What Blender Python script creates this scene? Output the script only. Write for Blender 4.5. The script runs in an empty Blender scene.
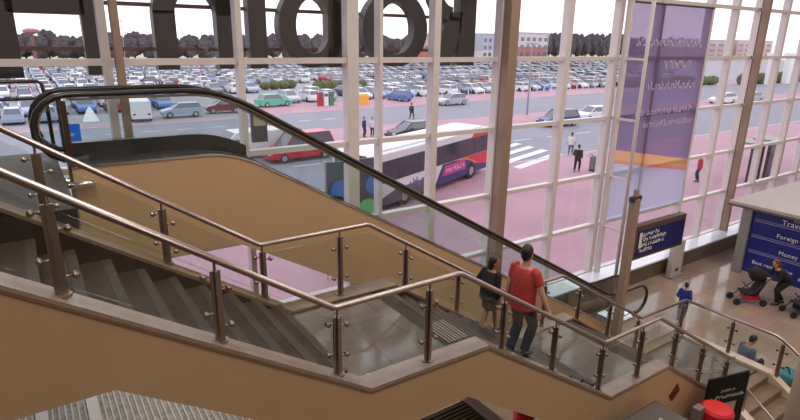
import bpy, bmesh, math, random
from mathutils import Vector, Matrix
R = math.radians
random.seed(7)
SC = bpy.context.scene
COL = SC.collection
CAMZ = 7.95            # camera height above the ground floor (about 1.7 m above the upper floor)
U, L1, L2, L3 = 6.23, 4.50, 2.75, 1.00   # upper floor and the three stair landings
WY = 10.7              # plane of the glass wall

# ------------------------------------------------------------------ materials
MATS = {}
def mat(name, col, rough=0.5, metal=0.0, vary=0.06, scale=6.0, spec=0.5, emit=None, bump=0.0):
    if name in MATS: return MATS[name]
    m = bpy.data.materials.new(name); m.use_nodes = True
    nt = m.node_tree; b = nt.nodes['Principled BSDF']
    b.inputs['Roughness'].default_value = rough
    b.inputs['Metallic'].default_value = metal
    b.inputs['Specular IOR Level'].default_value = spec
    tc = nt.nodes.new('ShaderNodeTexCoord'); nz = nt.nodes.new('ShaderNodeTexNoise')
    nz.inputs['Scale'].default_value = scale; nz.inputs['Detail'].default_value = 4
    nt.links.new(tc.outputs['Object'], nz.inputs['Vector'])
    rp = nt.nodes.new('ShaderNodeValToRGB')
    rp.color_ramp.elements[0].position = 0.3; rp.color_ramp.elements[1].position = 0.7
    rp.color_ramp.elements[0].color = tuple(c*(1-vary) for c in col)+(1,)
    rp.color_ramp.elements[1].color = tuple(min(1, c*(1+vary)) for c in col)+(1,)
    nt.links.new(nz.outputs['Fac'], rp.inputs['Fac'])
    nt.links.new(rp.outputs['Color'], b.inputs['Base Color'])
    if bump:
        bp = nt.nodes.new('ShaderNodeBump'); bp.inputs['Strength'].default_value = bump
        nt.links.new(nz.outputs['Fac'], bp.inputs['Height']); nt.links.new(bp.outputs['Normal'], b.inputs['Normal'])
    if emit:
        b.inputs['Emission Color'].default_value = tuple(col)+(1,); b.inputs['Emission Strength'].default_value = emit
    MATS[name] = m
    return m

def glass(name, tint, refl=1.0, ior=1.45):
    m = bpy.data.materials.new(name); m.use_nodes = True; nt = m.node_tree
    nt.nodes.remove(nt.nodes['Principled BSDF']); out = nt.nodes['Material Output']
    tr = nt.nodes.new('ShaderNodeBsdfTransparent'); tr.inputs['Color'].default_value = tuple(tint)+(1,)
    gl = nt.nodes.new('ShaderNodeBsdfGlossy'); gl.inputs['Roughness'].default_value = 0.02
    lw = nt.nodes.new('ShaderNodeLayerWeight'); lw.inputs['Blend'].default_value = .5
    pw = nt.nodes.new('ShaderNodeMath'); pw.operation = 'POWER'; pw.inputs[1].default_value = 5; nt.links.new(lw.outputs['Facing'], pw.inputs[0])
    fr = nt.nodes.new('ShaderNodeMath'); fr.operation = 'MULTIPLY_ADD'; fr.inputs[1].default_value = .96; fr.inputs[2].default_value = .04; nt.links.new(pw.outputs[0], fr.inputs[0])
    mu = nt.nodes.new('ShaderNodeMath'); mu.operation = 'MULTIPLY'; mu.inputs[1].default_value = refl
    mx = nt.nodes.new('ShaderNodeMixShader')
    nt.links.new(fr.outputs[0], mu.inputs[0]); nt.links.new(mu.outputs[0], mx.inputs[0])
    nt.links.new(tr.outputs[0], mx.inputs[1]); nt.links.new(gl.outputs[0], mx.inputs[2])
    nt.links.new(mx.outputs[0], out.inputs['Surface'])
    return m

def trans(name, col):
    """thin printed sheet that lets daylight through"""
    m = mat(name, col, .6, vary=.02); nt = m.node_tree; b = nt.nodes['Principled BSDF']
    tl = nt.nodes.new('ShaderNodeBsdfTranslucent'); tl.inputs['Color'].default_value = tuple(col)+(1,)
    mx = nt.nodes.new('ShaderNodeMixShader'); mx.inputs[0].default_value = .65
    nt.links.new(b.outputs[0], mx.inputs[1]); nt.links.new(tl.outputs[0], mx.inputs[2]); nt.links.new(mx.outputs[0], nt.nodes['Material Output'].inputs['Surface'])
    return m

def tiles(name, col, line, size, rough, mortar=0.012, vary=0.08):
    m = bpy.data.materials.new(name); m.use_nodes = True; nt = m.node_tree; b = nt.nodes['Principled BSDF']
    tc = nt.nodes.new('ShaderNodeTexCoord'); br = nt.nodes.new('ShaderNodeTexBrick')
    br.offset = 0.0; br.inputs['Scale'].default_value = 1.0
    br.inputs['Brick Width'].default_value = size; br.inputs['Row Height'].default_value = size
    br.inputs['Mortar Size'].default_value = mortar; br.inputs['Mortar Smooth'].default_value = 0.2
    br.inputs['Color1'].default_value = tuple(c*(1-vary) for c in col)+(1,)
    br.inputs['Color2'].default_value = tuple(c*(1+vary) for c in col)+(1,)
    br.inputs['Mortar'].default_value = tuple(line)+(1,)
    nt.links.new(tc.outputs['Object'], br.inputs['Vector'])
    nz = nt.nodes.new('ShaderNodeTexNoise'); nz.inputs['Scale'].default_value = 1.3; nz.inputs['Detail'].default_value = 5
    nt.links.new(tc.outputs['Object'], nz.inputs['Vector'])
    mx = nt.nodes.new('ShaderNodeMix'); mx.data_type = 'RGBA'; mx.blend_type = 'MULTIPLY'
    mx.inputs[0].default_value = 0.35
    nt.links.new(br.outputs['Color'], mx.inputs[6]); nt.links.new(nz.outputs['Color'], mx.inputs[7])
    nt.links.new(mx.outputs[2], b.inputs['Base Color'])
    b.inputs['Roughness'].default_value = rough
    return m

TAN = mat('tan painted plaster', (.47, .315, .178), .55, vary=.03, scale=1.5)
STEEL = mat('brushed steel', (.36, .29, .25), .36, 1.0, vary=.05, scale=20)
RAIL = mat('handrail steel', (.42, .35, .33), .36, 1.0, vary=.03, scale=20)
CHROME = mat('chrome', (.85, .85, .85), .12, 1.0, vary=.02)
STONE = mat('brown stone', (.052, .036, .026), .42, vary=.22, scale=3, spec=.35)
STEPM = mat('dark brown stone', (.038, .025, .017), .5, vary=.3, scale=3, spec=.25)
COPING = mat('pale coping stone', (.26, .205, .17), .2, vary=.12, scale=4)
PALESTONE = mat('pale kerb stone', (.56, .46, .37), .3, vary=.08, scale=4)
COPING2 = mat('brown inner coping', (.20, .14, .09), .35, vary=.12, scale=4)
EDGE = mat('coping edge trim', (.20, .12, .06), .4)
WHITE = mat('white frame paint', (.67, .61, .62), .4, vary=.03)
COLUMN = mat('buff column paint', (.30, .205, .15), .45, vary=.05)
BLACK = mat('black rubber', (.018, .015, .015), .35)
DKMETAL = mat('dark metal', (.07, .06, .058), .35, .6)
GREY = mat('grey metal', (.30, .29, .28), .4, .3)
NAVY = mat('navy sign', (.010, .014, .115), .35, vary=.03)
TEXT = mat('white lettering', (.80, .80, .80), .5, vary=.01)
PANE = glass('window glass', (.97, .965, .975), .6)
RGLASS = glass('balustrade glass', (.93, .955, .94), 1.0)
EGLASS = glass('escalator glass', (.92, .955, .95), 1.0)
FLOORT = tiles('beige polished tile', (.40, .30, .23), (.35, .26, .2), .6, .09)
LANDT = tiles('grey landing tile', (.17, .143, .125), (.13, .11, .095), .5, .08)

# ------------------------------------------------------------------ mesh helpers
class MB:
    def __init__(s): s.bm = bmesh.new()
    def poly_prism(s, pts, off):
        """closed polygon (list of Vectors, planar) swept by vector off"""
        off = Vector(off); a = [s.bm.verts.new(Vector(p)) for p in pts]; b = [s.bm.verts.new(Vector(p)+off) for p in pts]
        n = len(pts)
        s.bm.faces.new(a); s.bm.faces.new(b[::-1])
        for i in range(n): s.bm.faces.new((a[i], b[i], b[(i+1) % n], a[(i+1) % n]))
        return s
    def box(s, lo, hi):
        x0, y0, z0 = lo; x1, y1, z1 = hi
        return s.poly_prism([(x0, y0, z0), (x1, y0, z0), (x1, y1, z0), (x0, y1, z0)], (0, 0, z1-z0))
    def xz(s, pts, y0, y1):
        return s.poly_prism([(x, y0, z) for x, z in pts], (0, y1-y0, 0))
    def yz(s, pts, x0, x1):
        return s.poly_prism([(x0, y, z) for y, z in pts], (x1-x0, 0, 0))
    def bar(s, p, q, w, h, up=(0, 0, 1)):
        p, q = Vector(p), Vector(q); t = (q-p).normalized(); up = Vector(up)
        sd = t.cross(up).normalized(); u = sd.cross(t)
        c = [p+sd*a*w/2+u*b*h/2 for a, b in ((-1, -1), (1, -1), (1, 1), (-1, 1))]
        return s.poly_prism(c, q-p)
    def tube(s, pts, r, n=10, closed=False, flat=None):
        """round tube through pts; r number or list; flat=(rw, rh) makes an oval"""
        pts = [Vector(p) for p in pts]; k = len(pts); rings = []
        ref = None
        for i, p in enumerate(pts):
            if closed: t = (pts[(i+1) % k]-pts[i-1]).normalized()
            else: t = (pts[min(i+1, k-1)]-pts[max(i-1, 0)]).normalized()
            if ref is None:
                ref = Vector((0, 0, 1)) if abs(t.z) < .95 else Vector((0, 1, 0))
            sd = t.cross(ref)
            if sd.length < 1e-4: sd = t.cross(Vector((0, 1, 0)))
            sd.normalize(); u = sd.cross(t).normalized(); ref = u
            rr = r[i] if isinstance(r, (list, tuple)) else r
            rw, rh = flat if flat else (rr, rr)
            rings.append([s.bm.verts.new(p+sd*math.cos(2*math.pi*j/n)*rw+u*math.sin(2*math.pi*j/n)*rh) for j in range(n)])
        m = k if closed else k-1
        for i in range(m):
            A, B = rings[i], rings[(i+1) % k]
            for j in range(n): s.bm.faces.new((A[j], A[(j+1) % n], B[(j+1) % n], B[j]))
        if not closed: s.bm.faces.new(rings[0][::-1]); s.bm.faces.new(rings[-1])
        return s
    def cyl(s, p, q, r, n=14): return s.tube([p, q], r, n)
    def loft(s, rings, side, n=16):
        """rings: (centre, half width along side, half depth)"""
        side = Vector(side); C = [Vector(r[0]) for r in rings]; k = len(C); V = []
        for i, (c, rx, ry) in enumerate(rings):
            t = (C[min(i+1, k-1)]-C[max(i-1, 0)]).normalized()
            sd = (side-t*side.dot(t)).normalized(); f = sd.cross(t)
            V.append([s.bm.verts.new(C[i]+sd*math.cos(2*math.pi*j/n)*rx+f*math.sin(2*math.pi*j/n)*ry) for j in range(n)])
        for i in range(k-1):
            for j in range(n): s.bm.faces.new((V[i][j], V[i][(j+1) % n], V[i+1][(j+1) % n], V[i+1][j]))
        s.bm.faces.new(V[0][::-1]); s.bm.faces.new(V[-1])
        return s
    def ball(s, c, r, sub=2, sc=(1, 1, 1)):
        g = bmesh.ops.create_icosphere(s.bm, subdivisions=sub, radius=r)
        for v in g['verts']: v.co = Vector((v.co.x*sc[0], v.co.y*sc[1], v.co.z*sc[2]))+Vector(c)
        return s
    def mesh(s, name, m, smooth=False):
        bmesh.ops.recalc_face_normals(s.bm, faces=s.bm.faces)
        me = bpy.data.meshes.new(name); s.bm.to_mesh(me); s.bm.free()
        for x in (m if isinstance(m, (list, tuple)) else [m]): me.materials.append(x)
        if smooth:
            for p in me.polygons: p.use_smooth = True
        return me
    def build(s, name, m, parent=None, smooth=False):
        return link(name, s.mesh(name, m, smooth), parent)

def link(name, me, parent=None):
    o = bpy.data.objects.new(name, me); COL.objects.link(o)
    if parent is not None:
        o.parent = parent
        # meshes are written in world coordinates: undo the parent's placement
        if not getattr(link, 'local', False): o.matrix_parent_inverse = world(parent).inverted()
    return o
def world(o):
    m = o.matrix_basis.copy()
    if o.parent is not None: m = world(o.parent) @ o.matrix_parent_inverse @ m
    return m
def tag(o, label=None, cat=None, group=None, kind=None):
    if label: o['label'] = label
    if cat: o['category'] = cat
    if group: o['group'] = group
    if kind: o['kind'] = kind
    return o
def thing(name, label, cat, loc=(0, 0, 0), rz=0, group=None, kind=None):
    o = bpy.data.objects.new(name, None); COL.objects.link(o); o.empty_display_size = .2
    o.location = loc; o.rotation_euler = (0, 0, rz)
    return tag(o, label, cat, group, kind)
def copy_tree(o, parent=None):
    c = o.copy(); COL.objects.link(c)
    if parent is not None: c.parent = parent
    for ch in list(o.children): copy_tree(ch, c)
    return c
def struct(o, label, cat): return tag(o, label, cat, kind='structure')
def bevel(o, w=.02, seg=2):
    b = o.modifiers.new('b', 'BEVEL'); b.width = w; b.segments = seg; b.limit_method = 'ANGLE'; return o

# ------------------------------------------------------------------ camera
def make_camera():
    f, pi, ro, az = 553.48, .297322, .0157146, .5965046
    c, s = math.cos, math.sin
    fw = Vector((s(az)*c(pi), c(az)*c(pi), -s(pi))); rt = Vector((c(az), -s(az), 0)); up = rt.cross(fw)
    r2 = rt*c(ro)+up*s(ro); u2 = up*c(ro)-rt*s(ro)
    cam = bpy.data.cameras.new('camera'); cam.sensor_fit = 'HORIZONTAL'; cam.sensor_width = 36
    cam.lens = f/800*36; cam.clip_end = 2000; cam.clip_start = .05
    o = bpy.data.objects.new('camera', cam); COL.objects.link(o)
    M = Matrix.Identity(4)
    for i in range(3): M[i][0], M[i][1], M[i][2] = r2[i], u2[i], -fw[i]
    M[2][3] = CAMZ
    o.matrix_world = M; SC.camera = o
make_camera()

# ------------------------------------------------------------------ room shell
struct(MB().box((-12, -8, -.3), (48, 10.95, 0)).build('floor', FLOORT), 'polished beige tiled ground floor of the hall', 'floor')
UP = tiles('brown upper floor tile', (.055, .042, .035), (.04, .03, .025), .5, .55)
uf = MB(); uf.box((-12, -8, U-.5), (3.4, .3, U)); uf.box((-12, .3, U-.5), (-1.0, 4.18, U)); uf.box((-12, 4.44, U-.5), (-.70, 6.18, U))
uf.box((-12, 6.44, U-.5), (.3, 9.95, U))
struct(uf.build('floor_upper', UP), 'dark brown tiled upper floor at the head of the stairs', 'floor')
struct(MB().box((-12, -8, 13.2), (48, 10.95, 13.5)).build('ceiling', mat('ceiling paint', (.6, .55, .5), .7)), 'pale ceiling above the hall', 'ceiling')
WALLP = mat('cream wall paint', (.50, .43, .36), .6, vary=.03)
struct(MB().box((-12.3, -8, 0), (-12, 10.95, 13.5)).build('wall_left', WALLP), 'cream wall at the upper end of the hall', 'wall')
struct(MB().box((48, -8, 0), (48.3, 10.95, 13.5)).build('wall_right', WALLP), 'cream wall at the far end of the hall', 'wall')
struct(MB().box((-12, -8.3, 0), (48, -8, 13.5)).build('wall_back', WALLP), 'cream wall behind the stairs', 'wall')

# glass wall -----------------------------------------------------------------
win = thing('window_1', 'tall glazed curtain wall of white frames facing the car park', 'window', (20, WY, 0), kind='structure')
MX = [(-3.2, .12), (-.94, .12), (1.27, .13), (3.52, .11), (5.92, .27), (6.62, .08), (8.14, .18), (10.2, .17), (12.70, .19), (14.9, .18),
      (16.95, .16), (19.85, .18), (21.55, .16), (23.25, .2), (25.45, .18), (27.5, .18), (29.6, .18), (31.8, .18), (34, .18), (36.3, .18), (38.6, .18), (41, .18), (43.4, .18), (45.7, .18), (47.9, .18)]
TZ = [.62, 2.30, 3.95, 5.76, 7.53, 9.24, 11.1, 13.0]
for x, w in MX:
    MB().box((x-w/2, WY-.14, 0.1), (x+w/2, WY+.1, 13.2)).build('mullion', WHITE, win)
xs = [m[0] for m in MX]
for z in TZ:
    MB().box((-3.2, WY-.1, z-.055), (47.9, WY+.08, z+.055)).build('transom', WHITE, win)
for i in range(len(MX)-1):
    MB().box((xs[i], WY-.006, .15), (xs[i+1], WY+.006, 13.15)).build('pane', PANE, win)
SILLM = mat('pale sill laminate', (.78, .82, .92), .08, vary=.03, spec=1.0)
sl = thing('trim_1', 'long pale window sill box under the glazing', 'sill', (25, 10.3, 0), kind='structure')
MB().box((11.3, 9.93, .60), (47.9, 10.56, .66)).build('sill_top', SILLM, sl)
MB().box((11.3, 10.0, 0), (47.9, 10.5, .60)).build('sill_front', mat('sill casing', (.13, .09, .065), .4), sl)
struct(MB().box((-12, 10.56, 0), (-3.2, 10.9, 13.2)).build('wall_front', WALLP), 'solid front wall beside the glazing', 'wall')

# inner columns and the ladder-like wind post ------------------------------------
def wind_column(x, w, label):
    t = thing('wind_column', label, 'column', (x, 10.3, 0), group='buff columns inside the glazing')
    MB().box((x-w/2, 10.28, 0), (x+w/2, 10.5, 13.2)).build('shaft', COLUMN, t)
    for z in (5.76, 7.53, 9.24, 11.1): MB().box((x-.05, 10.5, z-.05), (x+.05, 10.6, z+.05)).build('bracket', WHITE, t)
wind_column(10.30, .30, 'buff square column behind the walking man, just inside the glazing')
wind_column(23.2, .16, 'buff square column inside the glazing beyond the purple banner')
wind_column(1.43, .11, 'slim buff column inside the glazing above the escalator head')
lt = thing('ladder_post', 'white ladder-like steel wind post standing in front of the purple banner', 'column', (15.1, 10, 0))
MB().cyl((15.05, 9.72, 0), (15.05, 9.72, 13.2), .055).build('chord', WHITE, lt, True)
MB().box((14.98, 10.36, .66), (15.12, 10.5, 13.2)).build('chord', WHITE, lt)
for z in (2.30, 3.95, 5.76, 7.53, 9.24, 11.1): MB().bar((15.05, 9.72, z), (15.05, 10.4, z), .06, .07).build('rung', WHITE, lt)

# ------------------------------------------------------------------ staircase
st = thing('staircase', 'tan staircase with brown stone steps descending beside the escalator', 'stairs', (2.5, 5.3, 0))
def flight(x0, z0, x1, z1, nr, y0, y1):
    """stepped solid from (x0,z0) at the top down to (x1,z1)"""
    rise = (z0-z1)/nr; run = (x1-x0)/(nr-1); pts = [(x0-.25, z0), (x0, z0)]
    for i in range(nr-1):
        z = z0-rise*(i+1); xa = x0+run*i
        pts += [(xa+.02, z0-rise*i-.04), (xa+.02, z), (xa+run, z)]
    pts += [(x1+.02, z1), (x1+.02, z1-.2), (x0+.2, z0-.5), (x0-.25, z0-.5)]
    return MB().xz(pts, y0, y1)
FL = [(-.44, U, 2.34, L1, 10), (3.97, L1, 6.67, L2, 10), (8.24, L2, 10.94, L3, 10)]
for a in FL:
    flight(*a, 4.42, 6.2).build('flight', STEPM, st)
    rise = (a[1]-a[3])/a[4]; run = (a[2]-a[0])/(a[4]-1)
    for i in range(a[4]):
        x = a[0]+run*i; z = a[1]-rise*i
        MB().box((x-.05, 4.42, z-.035), (x+.035, 6.2, z+.004)).build('nosing', STONE, st)
for x0, x1, z in ((2.35, 3.73, L1), (6.68, 8.0, L2), (10.95, 12.75, L3)):
    MB().box((x0-.02, 4.42, z-.3), (x1, 6.2, z)).build('landing', LANDT, st)
def fascia(y0, y1, xe=13.0):
    top = [(-3, 6.42), (-.42, 6.42), (2.52, 4.5), (4.14, 4.48), (6.80, 2.74), (8.38, 2.74), (11.02, 1.02), (xe, 1.02)]
    bot = [(xe, 0), (11.08, 0), (8.16, 2.17), (6.52, 2.17), (3.88, 3.905), (2.44, 3.905), (.26, 5.37), (-3, 5.37)]
    return MB().xz(top+bot, y0, y1)
fascia(4.2, 4.42, 11.12).build('fascia', TAN, st); fascia(6.2, 6.42).build('fascia', TAN, st)
sof = [(-.42, 5.7), (.3, 5.7), (2.46, 4.15), (3.9, 4.15), (6.54, 2.4), (8.18, 2.4), (11.2, .3), (11.0, .1), (8.16, 2.18), (6.52, 2.18), (3.88, 3.915), (2.44, 3.915), (.26, 5.38), (-.42, 5.38)]
MB().xz(sof, 4.42, 6.2).build('soffit', TAN, st)
def coping(y0, y1, xe=13.0):
    top = [(-3, 6.46), (-.41, 6.46), (2.53, 4.54), (4.15, 4.52), (6.81, 2.78), (8.39, 2.78), (11.03, 1.06), (xe, 1.06)]
    m = MB(); k = len(top)
    for i in range(k-1):
        (a, b), (c, d) = top[i], top[i+1]
        m.xz([(a, b), (c, d), (c, d-.045), (a, b-.045)], y0, y1)
    return m
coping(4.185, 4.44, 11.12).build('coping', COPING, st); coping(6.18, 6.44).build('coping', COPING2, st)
for y in (4.44, 6.16):
    top = [(-.6, 6.46), (-.41, 6.46), (2.53, 4.54), (3.97, 4.54), (4.15, 4.52), (6.81, 2.78), (8.39, 2.78), (11.03, 1.06)]
    m = MB()
    for (a, b), (c, d) in zip(top, top[1:]): m.xz([(a, b-.04), (c, d-.04), (c, d-.42), (a, b-.42)], y, y+.02)
    m.build('skirting', STEPM, st)
for y, xe in ((4.178, 11.12), (6.44, 13.0)):
    top = [(-3, 6.43), (-.41, 6.43), (2.53, 4.51), (4.15, 4.49), (6.81, 2.75), (8.39, 2.75), (11.03, 1.03), (xe, 1.03)]
    m = MB()
    for i in range(7):
        (a, b), (c, d) = top[i], top[i+1]; m.xz([(a, b), (c, d), (c, d-.03), (a, b-.03)], y, y+.008)
    m.build('edge_trim', EDGE, st)
MB().box((12.75, 4.2, 0), (13.0, 6.42, 1.06)).build('landing_kerb', PALESTONE, st)
# lowest flight turns towards the viewer
n4 = 6; pts = [(4.45, L3), (4.2, L3)]
for i in range(n4-1):
    y = 4.2-.3*i; z = L3-L3/n4*(i+1); pts += [(y, z), (y-.3, z)]
pts += [(2.7, 0), (4.45, 0)]
MB().yz(pts, 11.12, 12.75).build('flight', mat('tan stone', (.20, .13, .08), .35, vary=.15), st)
for x in (11.0, 12.75):
    MB().yz([(4.2, 1.06), (2.5, .08), (2.5, 0), (4.2, 0)], x, x+.2).build('stringer', PALESTONE, st)
# strip of raised bars at the head of the second flight
tg = MB()
for i in range(7): tg.box((3.80+i*.045, 4.5, L1), (3.822+i*.045, 5.0, L1+.008))
tg.build('tactile_strip', STEEL, st)

# ------------------------------------------------------------------ balustrades
def rail_z(prof, x):
    for (a, b), (c, d) in zip(prof, prof[1:]):
        if a <= x <= c: return b+(d-b)*(x-a)/(c-a)
COPZ = [(-3, 6.46), (-.41, 6.46), (2.53, 4.54), (4.15, 4.52), (6.81, 2.78), (8.39, 2.78), (11.03, 1.06), (13.0, 1.06)]
def balustrade(y, prof, posts, label, x_glass=None):
    t = thing('balustrade', label, 'balustrade', (posts[0], y, rail_z(COPZ, posts[0])), group='glass balustrades of the staircase')
    def sm(prof):
        out = []
        for i, p in enumerate(prof):
            if 0 < i < len(prof)-1:
                for q, f in ((prof[i-1], .025), (prof[i+1], .025)):
                    d = math.hypot(q[0]-p[0], q[1]-p[1]); out.append((p[0]+(q[0]-p[0])*f/d, p[1]+(q[1]-p[1])*f/d))
            else: out.append(p)
        return out
    MB().tube([(x, y, z) for x, z in sm(prof)], .031, 12).build('handrail', RAIL, t, True)
    for i, x in enumerate(posts):
        zb = rail_z(COPZ, x); zt = rail_z(prof, x)
        p = MB(); p.box((x-.012, y-.042, zb), (x+.012, y+.042, zt-.10)); p.box((x-.042, y-.012, zb), (x+.042, y+.012, zt-.10))
        p.cyl((x, y, zt-.12), (x, y, zt-.02), .012, 8); p.cyl((x, y, zb-.005), (x, y, zb+.015), .065, 16)
        po = p.build('post', STEEL, t)
        for s_ in (-1, 1):
            if (i == 0 and s_ < 0) or (i == len(posts)-1 and s_ > 0): continue
            sl_ = (rail_z(prof, x+.1*s_)-zt)
            for f in (.27, .72):
                z = zb+(zt-zb)*f+sl_
                m = MB(); m.cyl((x, y, z), (x+.10*s_, y, z), .009, 8); m.cyl((x+.10*s_, y-.022, z), (x+.10*s_, y+.022, z), .024, 12)
                m.build('glass_clamp', STEEL, po, True)
    for a, b in zip(posts, posts[1:]):
        xa, xb = a+.055, b-.055; top = [(xa, rail_z(prof, xa)-.12)]
        for px, pz in prof:
            if xa < px < xb: top.append((px, pz-.12))
        top.append((xb, rail_z(prof, xb)-.12)); bot = [(xb, rail_z(COPZ, xb)+.09)]
        for px, pz in reversed(COPZ):
            if xa < px < xb: bot.append((px, pz+.09))
        bot.append((xa, rail_z(COPZ, xa)+.09))
        MB().xz(top+bot, y-.006, y+.006).build('glass_panel', RGLASS, t)
    return t
PROF = [(-1.3, 7.86), (2.18, 5.49), (3.75, 5.49), (6.64, 3.70), (8.07, 3.70), (11.0, 1.96), (12.86, 1.93)]
PFRONT = [p for p in PROF[:-1]]+[(11.1, 1.95)]
balustrade(4.31, PFRONT, [-1.05, .03, 1.1, 2.21, 3.33, 4.48, 5.49, 6.62, 7.63, 8.69, 9.75, 10.85], 'glass and steel balustrade on the outer stringer, the one the man in red holds')
balustrade(6.31, PROF, [-1.05, .03, 1.1, 2.21, 3.3, 4.4, 5.45, 6.6, 7.6, 8.65, 9.75, 10.9, 12.8], 'glass and steel balustrade on the inner stringer beside the escalator')
# level balustrade closing the lowest landing, then dropping with the last flight
t = thing('balustrade', 'glass balustrade on the pale kerb of the lowest landing, before the seated person', 'balustrade', (12.86, 6.2, 1.06), group='glass balustrades of the staircase')
X = 12.86
MB().tube([(X, 6.31, 1.93), (X, 4.28, 1.93), (X, 4.12, 1.88), (X, 2.6, 1.0)], .034, 12).build('handrail', RAIL, t, True)
def kz(y): return 1.06 if y > 4.2 else 1.06-.98*(4.2-y)/1.7
def rz_(y): return 1.93 if y > 4.2 else 1.93-.93*(4.2-y)/1.6
ys = [6.2, 5.15, 4.1, 3.2]
for y in ys[1:]:
    m = MB(); m.box((X-.04, y-.012, kz(y)), (X+.04, y+.012, rz_(y)-.09)); m.box((X-.012, y-.04, kz(y)), (X+.012, y+.04, rz_(y)-.09)); m.cyl((X, y, rz_(y)-.1), (X, y, rz_(y)), .012, 8)
    po = m.build('post', STEEL, t)
    for s_ in (-1, 1):
        for f in (.3, .7):
            z = kz(y)+(rz_(y)-kz(y))*f; MB().cyl((X, y, z), (X, y+.09*s_, z), .012, 8).cyl((X-.02, y+.09*s_, z), (X+.02, y+.09*s_, z), .028, 12).build('glass_clamp', STEEL, po)
for a, b in zip(ys, ys[1:]):
    a, b = a-.05, b+.05
    MB().yz([(a, rz_(a)-.1), (b, rz_(b)-.1), (b, kz(b)+.08), (a, kz(a)+.08)], X-.006, X+.006).build('glass_panel', RGLASS, t)
hr = thing('stair_handrail', 'thin pale handrail down the near side of the lowest steps, beside the black poster', 'handrail', (11.1, 4.2, 1.06))
MB().tube([(11.1, 4.1, 1.52), (11.1, 3.0, .78), (11.1, 2.6, .60)], .022, 10).build('rail', RAIL, hr, True)
for y, z in ((3.95, 1.42), (2.8, .70)): MB().cyl((11.1, y, z-.5), (11.1, y, z), .014, 8).build('bracket', STEEL, hr)

# ------------------------------------------------------------------ escalator
es = thing('escalator', 'escalator with tan side cladding and black handrails running down along the glass wall', 'escalator', (2.5, 9, 0))
EY0, EY1 = 8.5, 9.55
S3 = .5765
def deck_pts(x0=.42, dz=0.0, crest=2.62):
    p = [(x0, U+dz), (crest-.45, U+dz)]
    for k in range(1, 6):
        a = k/6; xx = crest-.45+.9*a; p.append((xx, U+dz-S3*.45*a*a*1.0))
    xe = 13.35
    p += [(crest+.45, U+dz-S3*.45), (xe-.3, max(.04, U+dz-S3*(xe-.3-crest)))]
    return p
top = deck_pts(); top += [(13.5, .06), (14.6, .06)]
bot = [(14.6, 0), (10.7, 0), (2.62, 4.72), (.42, 4.70)]
MB().xz(top+bot, EY0, EY0+.08).build('side_cladding', TAN, es)
MB().xz(top+bot, EY1-.08, EY1).build('side_cladding', TAN, es)
MB().xz([(.42, 5.3), (2.62, 5.3), (11.4, .2), (10.9, .02), (2.62, 4.73), (.42, 4.71)], EY0+.08, EY1-.08).build('soffit', TAN, es)
def strip(path, y0, y1, th):
    m = MB()
    for (a, b), (c, d) in zip(path, path[1:]): m.xz([(a, b), (c, d), (c, d+th), (a, b+th)], y0, y1)
    return m
strip(top, EY0-.015, EY0+.14, .025).build('deck_trim', CHROME, es)
strip(top, EY1-.14, EY1+.015, .025).build('deck_trim', DKMETAL, es)
sk = [(x, z-.02) for x, z in top]
strip([p for p in sk if p[0] < 3.0], EY0+.14, EY0+.18, .06).build('skirting', BLACK, es); strip([p for p in sk if p[0] < 3.3], EY1-.30, EY1-.14, .24).build('skirting', BLACK, es); strip([p for p in sk if p[0] > 3.0], EY1-.18, EY1-.14, .03).build('skirting', BLACK, es)
# steps
m = MB(); x, z = .5, U
sp = [(.42, U-.02), (2.2, U-.02)]
x = 2.2; z = U-.02; stp = .405
while z-.2335 > .0: z -= .2335; sp += [(x+.02, z), (x+stp, z)]; x += stp
sp += [(14.5, .0)]
back = [(a, b-.12) for a, b in reversed(sp)]
MB().xz(sp+back, EY0+.2, EY1-.31).build('steps', mat('escalator step', (.06, .055, .055), .45, .3), es)
# balustrade glass, handrails and newels
def rail_path(y, dz=0.0, x0=.50, x1=14.62, r=.44, zt=7.2):
    zc = zt-r; P = []
    for k in range(0, 11):
        a = R(-110+k*20); P.append((x0-r*math.cos(a), y, zc+r*math.sin(a)))
    cr = 2.50
    P += [(1.0, y, zt+.03)] if False else []
    P += [(x0+.05, y, zt), (cr-.5, y, zt+.0)]
    for k in range(1, 6): a = k/6; P.append((cr-.5+a, y, zt-S3*.5*a*a))
    zb = .98; xe = cr+(zt-zb)/S3
    P += [(cr+.5, y, zt-S3*.5)]
    P += [(xe-.45, y, zb+S3*.45)]
    for k in range(1, 6): a = k/6; P.append((xe-.45+.9*a, y, zb+S3*.45*(1-a)**2))
    P += [(xe+.45, y, zb), (x1, y, zb)]
    for k in range(0, 11):
        a = R(90-k*20); P.append((x1+r*math.cos(a), y, zb-r+r*math.sin(a)))
    return P
for y in (EY0+.09, EY1-.09):
    P = rail_path(y)
    MB().tube(P, .05, 10, flat=(.05, .038)).build('handrail', BLACK, es, True)
    MB().tube([(a, b, c-.06) if 0.5 < a < 14.6 else (a+(.055 if a < .5 else -.055), b, c) for a, b, c in P[4:-5]], .018, 8).build('handrail_guide', STEEL, es, True)
    up = [(a, c-.055) for _, (a, b, c) in enumerate(P[2:-3])]
    lo = [(a, z+.02) for a, z in reversed(deck_pts(.3)+[(13.5, .06), (14.8, .06)])]
    MB().xz(up+lo, y-.006, y+.006).build('glass_panel', EGLASS, es)
    MB().box((.40, y-.03, U), (.47, y+.03, 7.12)).build('newel_post', mat('bronze post', (.10, .06, .04), .35, .7), es)
MB().box((.44, EY0+.2, U), (1.3, EY1-.31, U+.02)).build('comb_plate', CHROME, es)
MB().box((13.5, EY0+.2, 0), (14.6, EY1-.31, .07)).build('comb_plate', CHROME, es)
br = thing('bracket', 'small chrome bracket fixed to the tan escalator cladding near its top', 'bracket', (.35, 8.45, 6.0))
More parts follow.
